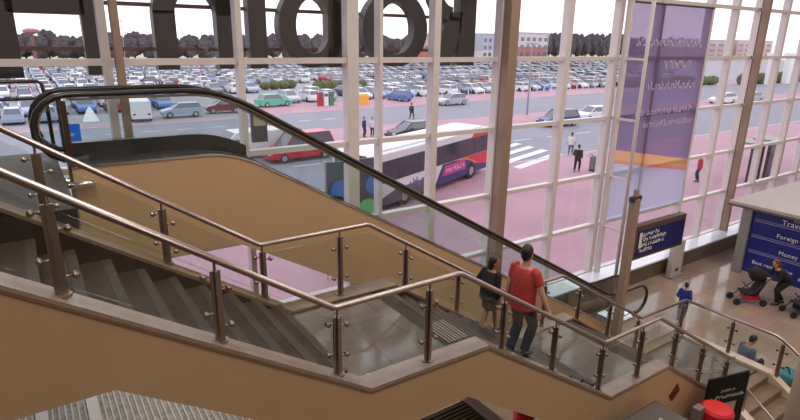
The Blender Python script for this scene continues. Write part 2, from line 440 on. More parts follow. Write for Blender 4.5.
MB().tube([(.34, 8.5, 6.06), (.34, 8.42, 6.06), (.36, 8.42, 6.02), (.66, 8.42, 6.02)], .042, 8).build('arm', CHROME, br, True)
MB().ball((.34, 8.42, 6.08), .05).build('knob', CHROME, br, True)
gd = thing('guard_rail', 'dark double guard rail at the upper floor beyond the escalator top', 'railing', (-1, 9.85, U))
MB().tube([(-4, 9.85, 7.30), (.22, 9.85, 7.30), (.28, 9.85, 7.26), (.30, 9.85, 7.06), (.30, 9.85, U)], .028, 10).build('rail', DKMETAL, gd, True)
MB().tube([(-4, 9.85, 7.05), (.30, 9.85, 7.05)], .025, 10).build('rail', DKMETAL, gd, True)
for x in (-3, -1.5): MB().cyl((x, 9.85, U), (x, 9.85, 7.3), .025).build('post', DKMETAL, gd, True)

# ------------------------------------------------------------------ sign lettering outside the glass (seen from behind)
SIGNM = mat('sign dark back', (.030, .027, .029), .5)
sg = thing('building_sign', 'large dark sign letters on rails outside the glass, seen from behind', 'sign', (4.5, 11.25, 7.3))
YA, YB = 11.1, 11.36
def ring(m, cx, cz, ro, ri, a0=0, a1=360, n=40):
    full = a1-a0 >= 360; k = n if full else n+1
    V = []
    for i in range(k):
        a = R(a0+(a1-a0)*i/n); c, s = math.cos(a), math.sin(a)
        V.append([m.bm.verts.new((cx+rx*c, y, cz+rz*s)) for (rx, rz) in (ro, ri) for y in (YA, YB)])
    for i in range(n):
        A, B = V[i], V[(i+1) % k]
        for p, q in ((0, 1), (1, 3), (3, 2), (2, 0)): m.bm.faces.new((A[p], A[q], B[q], B[p]))
    if not full:
        for A in (V[0], V[-1]): m.bm.faces.new((A[0], A[1], A[3], A[2]))
B0 = 7.37
def letter(fn):
    m = MB(); fn(m); m.build('letter', SIGNM, sg)
def l_R(m):
    m.box((9.22, YA, B0), (9.75, YB, 9.95))
    m.xz([(8.56, B0), (8.98, B0), (9.30, 8.30), (9.30, 8.52), (8.92, 8.52), (8.72, 8.2)], YA, YB)
    m.box((8.9, YA, 8.42), (9.3, YB, 8.62)); ring(m, 9.0, 9.2, (.72, .78), (.36, .46), 90, 270); m.box((8.9, YA, 9.6), (9.3, YB, 9.95))
def l_o(m): ring(m, 7.36, 8.2, (.88, .84), (.50, .56))
def l_b(m): ring(m, 5.28, 8.2, (.76, .84), (.385, .55)); m.box((5.62, YA, B0), (6.05, YB, 9.95))
def l_i(m): m.box((3.90, YA, B0), (4.26, YB, 9.0)); m.box((3.90, YA, 9.25), (4.26, YB, 9.6))
def l_n(m):
    m.box((3.28, YA, B0), (3.66, YB, 9.0)); m.box((2.16, YA, B0), (2.54, YB, 8.4)); ring(m, 2.91, 8.35, (.75, .69), (.37, .40), 0, 180)
def l_H(m): m.box((1.03, YA, 7.30), (1.36, YB, 9.95)); m.box((-.75, YA, 7.27), (.10, YB, 9.95)); m.box((0, YA, 8.28), (1.1, YB, 8.72))
def l_o2(m): ring(m, -2.2, 8.2, (.88, .84), (.50, .56))
for f in (l_R, l_o, l_b, l_i, l_n, l_H, l_o2): letter(f)
for z in (7.73, 8.50):
    MB().box((-3.5, 11.37, z-.035), (9.82, 11.43, z+.035)).build('rail', mat('sign rail', (.12, .06, .06), .5), sg)
for x in (-.9, 3.0, 6.2, 8.4): MB().box((x, 10.8, 7.70), (x+.05, 11.4, 7.76)).build('bracket', DKMETAL, sg)

# ------------------------------------------------------------------ banner
def banner_mat():
    m = bpy.data.materials.new('printed banner'); m.use_nodes = True; nt = m.node_tree
    b = nt.nodes['Principled BSDF']; out = nt.nodes['Material Output']
    tc = nt.nodes.new('ShaderNodeTexCoord'); sp = nt.nodes.new('ShaderNodeSeparateXYZ'); nt.links.new(tc.outputs['Object'], sp.inputs[0])
    # height above a curved swoosh line: z - (4.80 - 0.2*(x-15.1))
    def mth(op, a, bb):
        n = nt.nodes.new('ShaderNodeMath'); n.operation = op
        for i, v in enumerate((a, bb)):
            if isinstance(v, (int, float)): n.inputs[i].default_value = v
            else: nt.links.new(v, n.inputs[i])
        return n.outputs[0]
    dx = mth('SUBTRACT', sp.outputs['X'], 15.1)
    low = mth('SUBTRACT', sp.outputs['Z'], mth('SUBTRACT', 4.78, mth('MULTIPLY', dx, .17)))
    rp = nt.nodes.new('ShaderNodeValToRGB'); rp.color_ramp.interpolation = 'CONSTANT'
    e = rp.color_ramp.elements; e[0].position = 0; e[0].color = (.66, .70, .86, 1)
    e[1].position = .5; e[1].color = (.36, .27, .45, 1)
    for p, c in ((.455, (.80, .42, .30, 1)), (.465, (.85, .58, .30, 1))):
        k = e.new(p); k.color = c
    nt.links.new(mth('ADD', mth('MULTIPLY', low, .1), .5), rp.inputs['Fac'])
    nt.links.new(rp.outputs['Color'], b.inputs['Base Color']); b.inputs['Roughness'].default_value = .6
    tl = nt.nodes.new('ShaderNodeBsdfTranslucent'); nt.links.new(rp.outputs['Color'], tl.inputs['Color'])
    tr = nt.nodes.new('ShaderNodeBsdfTransparent')
    mc = nt.nodes.new('ShaderNodeMix'); mc.data_type = 'RGBA'; mc.inputs[0].default_value = .45
    mc.inputs[6].default_value = (1, 1, 1, 1); nt.links.new(rp.outputs['Color'], mc.inputs[7]); nt.links.new(mc.outputs[2], tr.inputs['Color'])
    m1 = nt.nodes.new('ShaderNodeMixShader'); m1.inputs[0].default_value = .6
    nt.links.new(b.outputs[0], m1.inputs[1]); nt.links.new(tl.outputs[0], m1.inputs[2])
    m2 = nt.nodes.new('ShaderNodeMixShader'); m2.inputs[0].default_value = .6
    nt.links.new(m1.outputs[0], m2.inputs[1]); nt.links.new(tr.outputs[0], m2.inputs[2])
    nt.links.new(m2.outputs[0], out.inputs['Surface'])
    return m
bn = thing('banner', 'tall translucent purple banner with an orange swoosh hanging inside the glazing', 'banner', (17.3, 10.52, 2.4))
MB().box((15.16, 10.515, 2.4), (19.72, 10.525, 9.12)).build('cloth', banner_mat(), bn)
MB().cyl((15.1, 10.52, 9.14), (19.8, 10.52, 9.14), .03).build('hanging_rod', DKMETAL, bn)
BT = trans('banner lettering', (.92, .86, .96))
def scribble(m, x0, x1, z, h, rnd, put):
    """a line of small letter-like strokes; put(u, v) -> point"""
    u = x0
    while u < x1:
        w = h*rnd.uniform(.35, .7)
        k = rnd.choice((0, 1, 2, 3))
        if k in (0, 2): m.append((u, z, u+w*.28, z+h*rnd.choice((.7, 1))))
        if k in (1, 2): m.append((u, z, u+w, z+h*.2))
        if k in (0, 3): m.append((u, z+h*.5, u+w, z+h*.7))
        if k in (1, 3): m.append((u+w*.6, z, u+w*.85, z+h*.7))
        u += w*1.25 if rnd.random() > .16 else w*1.9
rr = random.Random(3)
for (x0, x1, z, h) in ((15.7, 19.2, 7.9, .28), (17.3, 18.9, 7.22, .34), (16.6, 19.3, 6.55, .26), (16.1, 19.4, 5.75, .22), (16.6, 19.4, 5.35, .2)):
    L = []; scribble(L, x0, x1, z, h, rr, None); m = MB()
    for a, b, c, d in L: m.box((a, 10.505, b), (c, 10.513, d))
    m.build('lettering', BT, bn)

# ------------------------------------------------------------------ flight information sign on the buff post
sp_ = thing('sign_post', 'navy hanging sign with white lettering on a buff post behind the escalator foot', 'sign', (13.0, 8.12, 0))
MB().box((12.93, 8.05, 0), (13.13, 8.25, 4.05)).build('post', COLUMN, sp_)
MB().box((12.82, 8.1, 3.98), (13.24, 8.2, 4.12)).build('post_collar', DKMETAL, sp_); MB().box((12.98, 8.1, 4.1), (13.08, 8.2, 4.3)).build('post_cap', COLUMN, sp_)
fr = MB().box((13.14, 8.05, 2.30), (15.55, 8.25, 3.27)).build('sign_frame', mat('bronze frame', (.13, .08, .06), .4, .4), sp_)
MB().box((13.24, 8.035, 2.38), (15.47, 8.05, 3.12)).build('sign_face', NAVY, sp_)
L = []; rr = random.Random(11)
for x1, z in ((14.15, 2.95), (14.55, 2.80), (14.45, 2.65), (13.95, 2.50)): scribble(L, 13.36, x1, z, .12, rr, None)
for z in (2.95, 2.80, 2.65): L.append((13.30, z-.02, 13.42, z+.12))
m = MB()
for a, b, c, d in L: m.box((a, 8.025, b), (c, 8.036, d))
m.build('lettering', TEXT, sp_)
pd = thing('information_stand', 'plain grey upright stand below the navy sign, against the sill', 'stand', (18.5, 9.72, 0))
MB().box((18.2, 9.62, 0), (18.85, 9.8, 1.32)).build('panel', mat('stand grey', (.48, .42, .41), .5), pd); MB().box((18.1, 9.5, 0), (18.95, 9.86, .05)).build('base', GREY, pd)
MB().box((18.45, 9.612, .2), (18.65, 9.622, .3)).build('plate', DKMETAL, pd)

# ------------------------------------------------------------------ bureau kiosk
kk = thing('kiosk', 'currency kiosk with blue board and flat grey canopy roof', 'kiosk', (22, 6.5, 0))
MB().box((21.0, 2.8, 0), (27, 8.6, 2.42)).build('body', mat('kiosk panel', (.45, .42, .45), .5), kk)
bevel(MB().box((20.62, 2.1, 2.52), (27.6, 9.25, 2.64)).build('canopy', mat('canopy grey', (.50, .45, .44), .55), kk), .02)
MB().box((20.60, 2.08, 2.46), (27.62, 9.27, 2.53)).build('canopy_rim', mat('canopy rim', (.13, .10, .10), .5), kk)
MB().box((20.76, 8.48, 0), (21.0, 8.8, 2.46)).build('pillar', GREY, kk)
bd = MB().box((20.88, 2.8, .12), (21.0, 8.48, 2.46)).build('board', mat('board blue', (.012, .02, .20), .3, vary=.03), kk)
BL = mat('board line', (.35, .38, .55), .5)
m = MB()
for z in (2.04, 1.46, .89): m.box((20.872, 2.9, z), (20.88, 8.4, z+.02)); m.box((20.872, 2.9, z+.07), (20.88, 8.4, z+.085))
m.build('ruled_lines', BL, kk)
MB().box((20.86, 2.8, 0), (21.0, 8.48, .12)).build('plinth', mat('plinth', (.42, .38, .40), .5), kk)
MB().box((20.82, 6.4, 2.30), (20.88, 7.2, 2.42)).build('clip_light', CHROME, kk)
def text(body, size, loc, rot, m, parent, name='lettering', ext=.004):
    cu = bpy.data.curves.new('t', 'FONT'); cu.body = body; cu.size = size; cu.extrude = ext; cu.resolution_u = 2; cu.space_character = 1.05
    o = bpy.data.objects.new('t', cu); COL.objects.link(o)
    dg = bpy.context.evaluated_depsgraph_get(); me = bpy.data.meshes.new_from_object(o.evaluated_get(dg))
    bpy.data.objects.remove(o); bpy.data.curves.remove(cu)
    me.transform(Matrix.Translation(Vector(loc)) @ rot); me.materials.clear(); me.materials.append(m)
    return link(name, me, parent)
# the board faces -X: text runs from +Y to -Y
ROTX = Matrix(((0, 0, -1, 0), (-1, 0, 0, 0), (0, 1, 0, 0), (0, 0, 0, 1)))
text('Travel money', .26, (20.868, 7.55, 2.13), ROTX, TEXT, kk)
text('Foreign currency', .21, (20.868, 7.62, 1.64), ROTX, TEXT, kk)
text('Money cards', .21, (20.868, 7.45, 1.07), ROTX, TEXT, kk)
text('Best rates online', .18, (20.868, 8.2, .50), ROTX, TEXT, kk)

# ------------------------------------------------------------------ retail stalls below the stairs (only their roofs show)
def slats(x0, x1, y0, y1, z, step, w, m_, parent, along='x'):
    k = MB(); y = y0
    while y < y1:
        k.box((x0, y, z), (x1, y+w, z+.03)); y += step
    return k.build('roof_slats', m_, parent)
sr = thing('stall', 'retail stall with dark ribbed roof and pale rim under the first landing', 'stall', (4, 4, 0))
MB().box((1.9, 2.0, 0), (5.1, 5.5, 2.3)).build('body', mat('stall body', (.22, .18, .15), .6), sr)
MB().box((1.6, 1.7, 2.3), (5.25, 5.76, 2.38)).build('roof', mat('stall roof', (.10, .085, .07), .55), sr)
slats(1.6, 5.18, 1.75, 5.7, 2.38, .075, .04, mat('stall rib', (.17, .15, .125), .5), sr)
MB().box((5.2, 1.7, 2.30), (5.36, 5.8, 2.44)).build('rim', mat('stall rim', (.62, .55, .52), .35), sr)
sr = thing('stall', 'retail stall with smooth dark grey roof beside the black poster', 'stall', (7, 3, 0))
MB().box((5.9, 1.2, 0), (7.5, 3.8, 2.2)).build('body', mat('stall body', (.22, .18, .15), .6), sr)
bevel(MB().box((5.72, .9, 2.22), (7.84, 4.04, 2.40)).build('roof', mat('stall roof grey', (.085, .075, .07), .5), sr), .03)
MB().xz([(7.05, 2.40), (7.35, 2.40), (7.2, 2.62)], 3.55, 3.6).build('roof_marker', mat('marker', (.6, .55, .5), .5), sr)
MB().box((5.70, .88, 2.19), (7.88, 4.08, 2.27)).build('rim', mat('rim grey', (.16, .145, .135), .45), sr)
gr = thing('stall', 'open stall under a pale grey woven mesh awning below the upper flight', 'stall', (0, 6, 0))
MESH = mat('woven mesh', (.33, .31, .26), .7, vary=.35, scale=9)
MB().box((-4, 5.85, 2.38), (2.6, 9.5, 2.42)).build('awning', MESH, gr)
m = MB(); x = -4
while x < 2.6: m.box((x, 5.85, 2.42), (x+.022, 9.5, 2.437)); x += .085
m.build('weave_strands', mat('strand', (.55, .53, .46), .6), gr)
for x in (-.55, .12): MB().box((x, 5.85, 2.43), (x+.16, 9.5, 2.47)).build('awning_batten', mat('batten', (.62, .60, .54), .6), gr)
for x in (-3.9, 2.5):
    for y in (5.95, 9.4): MB().cyl((x, y, 0), (x, y, 2.38), .04).build('pole', STEEL, gr)

# ------------------------------------------------------------------ near things, bottom right
pl = thing('column', 'thick plain cream round column at the edge of the view by the last steps', 'column', (9.43, 2.40, 0))
MB().cyl((9.43, 2.40, 0), (9.43, 2.40, 13.2), .36, 40).build('shaft', mat('column cream', (.84, .72, .56), .55, vary=.03), pl, True)
MB().cyl((9.43, 2.40, 0), (9.43, 2.40, .18), .42, 40).build('plinth', COPING, pl, True)
ps = thing('poster_stand', 'black framed poster stand with white script lettering before the lowest steps', 'sign', (9.95, 3.9, 0))
d = Vector((.93, -.25, 0)).normalized(); A = Vector((9.5, 4.02, 0)); n_ = Vector((d.y, -d.x, 0))
def pbox(m, u0, u1, z0, z1, t0, t1):
    p = A+d*u0+n_*t0; q = A+d*u1+n_*t0
    return m.poly_prism([p+Vector((0, 0, z0)), q+Vector((0, 0, z0)), q+Vector((0, 0, z1)), p+Vector((0, 0, z1))], n_*(t1-t0))
BLK = mat('poster black', (.008, .007, .007), .7, spec=.2)
pbox(MB(), 0, .97, 1.62, 2.2, 0, .04).build('header_panel', BLK, ps)
pbox(MB(), .0, .05, 0, 1.62, 0, .04).build('upright', BLK, ps); pbox(MB(), .78, .97, 0, 1.62, 0, .04).build('upright', BLK, ps)
pbox(MB(), .05, .78, .3, 1.62, .01, .03).build('poster', mat('poster buff', (.42, .33, .25), .5), ps)
pbox(MB(), -.1, 1.05, 0, .05, -.15, .2).build('foot', BLK, ps)
L = []; rr = random.Random(5); scribble(L, .12, .86, 1.74, .085, rr, None); scribble(L, .32, .66, 1.87, .06, rr, None)
m = MB()
for a, b, c, e in L: pbox(m, a, c, b, e, .04, .046)
m.build('lettering', mat('chalk lettering', (.55, .52, .50), .6), ps)
rd = thing('red_drum', 'bright red round drum table in front of the black poster stand', 'drum', (9.31, 3.70, 0))
REDM = mat('red gloss', (.55, .012, .015), .35)
m = MB(); m.tube([(9.31, 3.70, 1.1), (9.31, 3.70, 1.55), (9.31, 3.70, 1.82), (9.31, 3.70, 1.86)], [.22, .245, .275, .262], 28); m.build('drum', REDM, rd, True)
MB().cyl((9.31, 3.70, 1.86), (9.31, 3.70, 1.875), .225, 28).build('lid', mat('red lid', (.70, .03, .03), .4), rd)
MB().cyl((9.31, 3.70, 0), (9.31, 3.70, 1.1), .06).build('stem', DKMETAL, rd); MB().cyl((9.31, 3.70, 0), (9.31, 3.70, .04), .3, 24).build('foot', DKMETAL, rd)
gp = thing('totem', 'slim grey upright totem standing beside the red drum', 'totem', (8.95, 3.85, 0))
bevel(MB().box((8.85, 3.78, 0), (9.06, 3.92, 1.95)).build('body', mat('totem grey', (.17, .15, .14), .5), gp), .02); MB().box((8.75, 3.7, 0), (9.16, 4.0, .04)).build('base', DKMETAL, gp)
dm = MB(); dm.xz([(8.68, 1.96), (8.88, 2.12), (8.78, 2.28), (8.58, 2.10)], 4.18, 4.198)
dso = tag(dm.build('wall_plaque', mat('plaque red', (.10, .012, .012), .5)), 'small dark red diamond plaque on the tan side of the staircase', 'plaque')
ws = thing('window_sticker', 'square bright blue notice on the glass above the escalator head', 'sticker', (.6, 10.65, 6.3))
MB().box((.44, 10.672, 6.14), (.74, 10.68, 6.54)).build('sheet', trans('sticker blue', (.06, .36, .85)), ws)
m = MB(); m.xz([(.53, 6.36), (.58, 6.40), (.66, 6.38), (.62, 6.33)], 10.665, 10.671); m.build('emblem', trans('sticker white', (.9, .9, .9)), ws); MB().box((.48, 10.665, 6.17), (.70, 10.671, 6.23)).build('strap_line', trans('strap', (.85, .7, .45)), ws)

# ------------------------------------------------------------------ outside: ground
PINK = mat('pink paving', (.46, .262, .318), .7, vary=.10, scale=.35)
ROAD = mat('road asphalt', (.265, .255, .31), .75, vary=.08, scale=.3)
LOT = mat('car park asphalt', (.34, .31, .35), .75, vary=.12, scale=.2)
LINE = mat('road paint', (.75, .73, .76), .6)
KERB = mat('kerb stone', (.55, .48, .50), .6)
GRASS = mat('dry grass', (.46, .40, .27), .8, vary=.25, scale=.1)
struct(MB().box((-60, 10.95, -.35), (420, 420, -.15)).build('ground', GRASS), 'grass verge beyond the car park', 'ground')
pv = thing('pavement', 'pink paved forecourt outside the glazing', 'pavement', (20, 18, 0), kind='structure')
MB().box((-30, 10.95, -.2), (140, 26.6, 0)).build('slab', PINK, pv)
MB().poly_prism([(19, 38.6, -.2), (140, 36.8, -.2), (140, 44.5, -.2), (21, 46.2, -.2)], (0, 0, .2)).build('island', PINK, pv)
MB().box((-30, 56.6, -.2), (23, 58.2, 0)).build('far_kerb', PINK, pv)
MB().poly_prism([(22, 58, -.2), (140, 61, -.2), (140, 66.5, -.2), (22, 67, -.2)], (0, 0, .2)).build('far_pavement', PINK, pv)
MB().poly_prism([(17, 62.5, -.2), (22, 67, -.2), (50, 92, -.2), (46, 92, -.2)], (0, 0, .2)).build('path', PINK, pv)
rd_ = thing('road', 'grey road and bus lane between the forecourt and the car park', 'road', (20, 40, 0), kind='structure')
m = MB(); m.box((-60, 26.6, -.2), (200, 38.6, -.02)); m.box((-60, 38.6, -.2), (21, 56.6, -.02)); m.box((20, 44, -.2), (200, 61, -.02)); m.build('carriageway', ROAD, rd_)
struct(MB().box((-60, 58.2, -.3), (340, 196, -.03)).build('car_park', LOT), 'asphalt of the large car park', 'car park')
lm = MB()
for i in range(14): lm.box((-12+i*2.9, 52.2, -.02), (-10.6+i*2.9, 52.36, -.012))
for i in range(14): lm.box((6+i*4, 33.0, -.02), (8+i*4, 33.15, -.012))
for i in range(5): lm.poly_prism([(26.5+i*.1, 25.0+i*1.5, .003), (33+i*.1, 27+i*1.5, .003), (33+i*.1, 27.7+i*1.5, .003), (26.5+i*.1, 25.7+i*1.5, .003)], (0, 0, .006))
lm.build('lane_marking', LINE, rd_)
m = MB(); m.box((-30, 26.5, -.2), (140, 26.7, .02)); m.box((-30, 56.5, -.2), (21, 56.7, .03)); m.build('kerb_line', KERB, rd_)

# ------------------------------------------------------------------ vehicles
CG = mat('car glass', (.10, .11, .14), .08, spec=1.0)
TYRE = mat('tyre', (.02, .02, .022), .7)
HUB = mat('wheel hub', (.45, .45, .47), .35, .6)
LAMP = mat('tail lamp', (.45, .03, .03), .3); HEADL = mat('head lamp', (.75, .75, .78), .2)
def car_mesh(m, L=4.2, W=1.72, H=1.46, kind='hatch', part='body'):
    """body and glasshouse of a car with its nose towards +X, wheels on z=0"""
    h = L/2
    if kind == 'van':
        side = [(-h, .3), (h, .3), (h, .85), (h-.35, 1.15), (h-1.15, H), (-h, H)]
    else:
        tail = [(-h, .95)] if kind == 'saloon' else [(-h+.05, .98)]
        side = [(-h+.08, .26), (h-.1, .26), (h, .5), (h-.08, .72), (h-.95, .92)]+tail+[(-h, .55)]
    if part == 'body':
        bm = m.bm; k = 3
        prof = side
        for yy in (0,):
            ring = []
            for y, ins in ((-W/2, .06), (-W/2+.10, 0), (W/2-.10, 0), (W/2, .06)):
                ring.append([bm.verts.new((x*(1-ins*.35), y, z+(.10*ins if z < .6 else -.6*ins))) for x, z in prof])
            n = len(prof)
            for a, b in zip(ring, ring[1:]):
                for i in range(n): bm.faces.new((a[i], a[(i+1) % n], b[(i+1) % n], b[i]))
            bm.faces.new(ring[0]); bm.faces.new(ring[-1][::-1])
        if kind != 'van':   # roof
            x0, x1 = (-h+.75, h-1.95) if kind == 'saloon' else (-h+.42, h-1.85)
            bm2 = [bm.verts.new(p) for p in ((x0, -W/2+.27, H-.03), (x1, -W/2+.27, H-.03), (x1, W/2-.27, H-.03), (x0, W/2-.27, H-.03))]
            up = [bm.verts.new(v.co+Vector((0, 0, .035))) for v in bm2]
            bm.faces.new(bm2); bm.faces.new(up[::-1])
            for i in range(4): bm.faces.new((bm2[i], up[i], up[(i+1) % 4], bm2[(i+1) % 4]))
            for sx, sy in ((x0, -1), (x0, 1), (x1, -1), (x1, 1)):   # pillars
                bx = sx-.38 if sx == x0 else sx+.78
                m.bar((bx, sy*(W/2-.13), .93), (sx, sy*(W/2-.27), H), .07, .07)
    else:
        if kind == 'van':
            m.poly_prism([(h-1.14, -W/2+.1, H-.06), (h-.38, -W/2+.1, 1.16), (h-.36, -W/2+.1, 1.18), (h-1.10, -W/2+.1, H-.04)], (0, W-.2, 0))
            m.box((h-1.9, -W/2-.005, .98), (h-.95, -W/2+.02, 1.42)); m.box((h-1.9, W/2-.02, .98), (h-.95, W/2+.005, 1.42))
        else:
            x0, x1 = (-h+.75, h-1.95) if kind == 'saloon' else (-h+.42, h-1.85)
            lo = [(x0-.42, -W/2+.11, .92), (x1+.82, -W/2+.11, .92), (x1+.82, W/2-.11, .92), (x0-.42, W/2-.11, .92)]
            if kind != 'saloon': lo[0] = (x0-.30, -W/2+.11, .94); lo[3] = (x0-.30, W/2-.11, .94)
            hi = [(x0, -W/2+.28, H-.03), (x1, -W/2+.28, H-.03), (x1, W/2-.28, H-.03), (x0, W/2-.28, H-.03)]
            a = [m.bm.verts.new(p) for p in lo]; b = [m.bm.verts.new(p) for p in hi]
            m.bm.faces.new(a); m.bm.faces.new(b[::-1])
            for i in range(4): m.bm.faces.new((a[i], b[i], b[(i+1) % 4], a[(i+1) % 4]))
    return m
def wheel(m, x, y, r=.31, w=.2): m.tube([(x, y-w/2, r), (x, y+w/2, r)], r, 16)
def near_car(name, label, paint, loc, rz, kind='hatch', L=4.2, W=1.72, H=1.46):
    t = thing(name, label, 'van' if kind == 'van' else 'car', (0, 0, 0))
    bevel(car_mesh(MB(), L, W, H, kind).build('body', paint, t), .05)
    car_mesh(MB(), L, W, H, kind, 'glass').build('windows', CG, t)
    for sx in (-1, 1):
        for sy in (-1, 1):
            m = MB(); wheel(m, sx*L*.31, sy*(W/2-.08)); w = m.build('wheel', TYRE, t)
            m = MB(); m.cyl((sx*L*.31, sy*(W/2+.015), .31), (sx*L*.31, sy*(W/2+.03), .31), .19, 14); m.build('hub', HUB, w)
    for sy in (-1, 1):
        MB().box((L/2-.12, sy*.6-.16, .56), (L/2-.02, sy*.6+.16, .70)).build('head_lamp', HEADL, t)
        MB().box((-L/2-.01, sy*.65-.12, .66), (-L/2+.08, sy*.65+.12, .84)).build('tail_lamp', LAMP, t)
        MB().box((L*.12, sy*(W/2+.06)-.09, .93), (L*.12+.1, sy*(W/2+.06)+.09, 1.05)).build('wing_mirror', paint, t)
    t.location = loc; t.rotation_euler = (0, 0, rz)
    return t
PAINT = {}
for n, c, me_ in (('white', (.78, .78, .80), 0), ('silver', (.50, .51, .55), .35), ('grey', (.20, .205, .23), .3), ('black', (.03, .03, .035), 0), ('dark blue', (.04, .06, .17), 0),
                  ('blue', (.10, .20, .50), 0), ('red', (.42, .03, .04), 0), ('maroon', (.20, .03, .05), 0), ('green', (.05, .22, .14), 0), ('pale blue', (.38, .46, .60), .2)):
    PAINT[n] = mat(n+' car paint', c, .22, me_, vary=.02)
RED2 = mat('bright red paint', (.62, .012, .05), .25); TEAL = mat('bright green paint', (.10, .50, .34), .3)
near_car('car', 'bright red car on the grey road beyond the escalator', RED2, (15.4, 35.3, 0), R(184), 'hatch', 5.0, 1.9, 1.85)
near_car('car', 'dark saloon car just behind the bus roof', PAINT['black'], (27.0, 38.2, 0), R(182), 'saloon', 4.6)
near_car('car', 'silver car driving alone on the road before the packed car park', PAINT['silver'], (46.6, 57.0, 0), R(180), 'saloon', 4.4)
near_car('car', 'dark blue car beside the thin mullion right of the buff column', PAINT['dark blue'], (44.4, 37.4, 0), R(172), 'hatch', 4.3, 1.8, 1.6)
near_car('car', 'white car following the dark blue car on the road', PAINT['white'], (51.2, 38.5, 0), R(176), 'hatch', 4.2)
near_car('car', 'bright green car parked at the near edge of the car park', TEAL, (25.6, 65.6, 0), R(8), 'saloon', 4.4)
near_car('car', 'blue car parked behind the two pedestrians', PAINT['blue'], (43.4, 64.6, 0), R(95), 'hatch', 4.0)
near_car('car', 'pale blue car at the kerb under the curve of the escalator handrail', PAINT['pale blue'], (13.6, 60.8, 0), R(178), 'hatch', 4.1)
near_car('car', 'dull maroon car at the kerb beside the pale blue car', PAINT['maroon'], (18.4, 62.4, 0), R(175), 'hatch', 3.9)
near_car('van', 'small white van at the kerb left of the pale blue car', PAINT['white'], (9.6, 60.6, 0), R(85), 'van', 4.4, 1.8, 2.0)
near_car('car', 'white car seen through the panes just past the purple banner', PAINT['white'], (83.5, 41.0, 0), R(175), 'hatch', 4.3)
near_car('car', 'silver car seen through the panes beside the far buff column', PAINT['silver'], (89.5, 40.0, 0), R(178), 'saloon', 4.5)
near_car('van', 'small white van on the road at the foot of the escalator curve', mat('van white', (.8, .8, .8), .3), (12.6, 37.5, 0), R(184), 'van', 4.6, 1.8, 1.9)
yc = thing('skip', 'bright yellow grit bin at the edge of the car park', 'bin', (36.6, 63.3, 0))
MB().xz([(35.9, 0), (37.4, 0), (37.5, .9), (35.8, .9)], 62.8, 63.8).build('bin', mat('yellow plastic', (.85, .45, .04), .4), yc); MB().xz([(35.75, .9), (37.55, .9), (37.3, 1.25), (36.0, 1.25)], 62.75, 63.85).build('lid', mat('yellow lid', (.85, .5, .08), .4), yc)
tn = thing('tent', 'small white pointed tent at the far kerb, left part of the view', 'tent', (5.3, 61.5, 0))
m = MB(); a = [m.bm.verts.new(p) for p in ((4.6, 60.9, 0), (6.0, 60.9, 0), (6.0, 62.1, 0), (4.6, 62.1, 0))]; b = [m.bm.verts.new(p) for p in ((5.1, 61.3, 1.15), (5.5, 61.3, 1.15), (5.5, 61.7, 1.15), (5.1, 61.7, 1.15))]
m.bm.faces.new(a); m.bm.faces.new(b)
for i in range(4): m.bm.faces.new((a[i], a[(i+1) % 4], b[(i+1) % 4], b[i]))
m.build('canopy', mat('tent white', (.88, .92, .92), .6), tn); MB().ball((5.3, 61.5, 1.2), .16).build('finial', mat('tent white', (0, 0, 0)), tn)
for i, c in enumerate(('red', 'white', 'green')):
    tm = thing('pay_machine', c+' pay machine in the row of three beside the green car', 'machine', (30.7+i*.75, 63.25, 0))
    MB().box((30.4+i*.75, 63, 0), (31.0+i*.75, 63.5, 1.7)).build('cabinet', PAINT[c], tm); MB().box((30.45+i*.75, 62.98, 1.15), (30.95+i*.75, 63.0, 1.5)).build('screen', CG, tm)

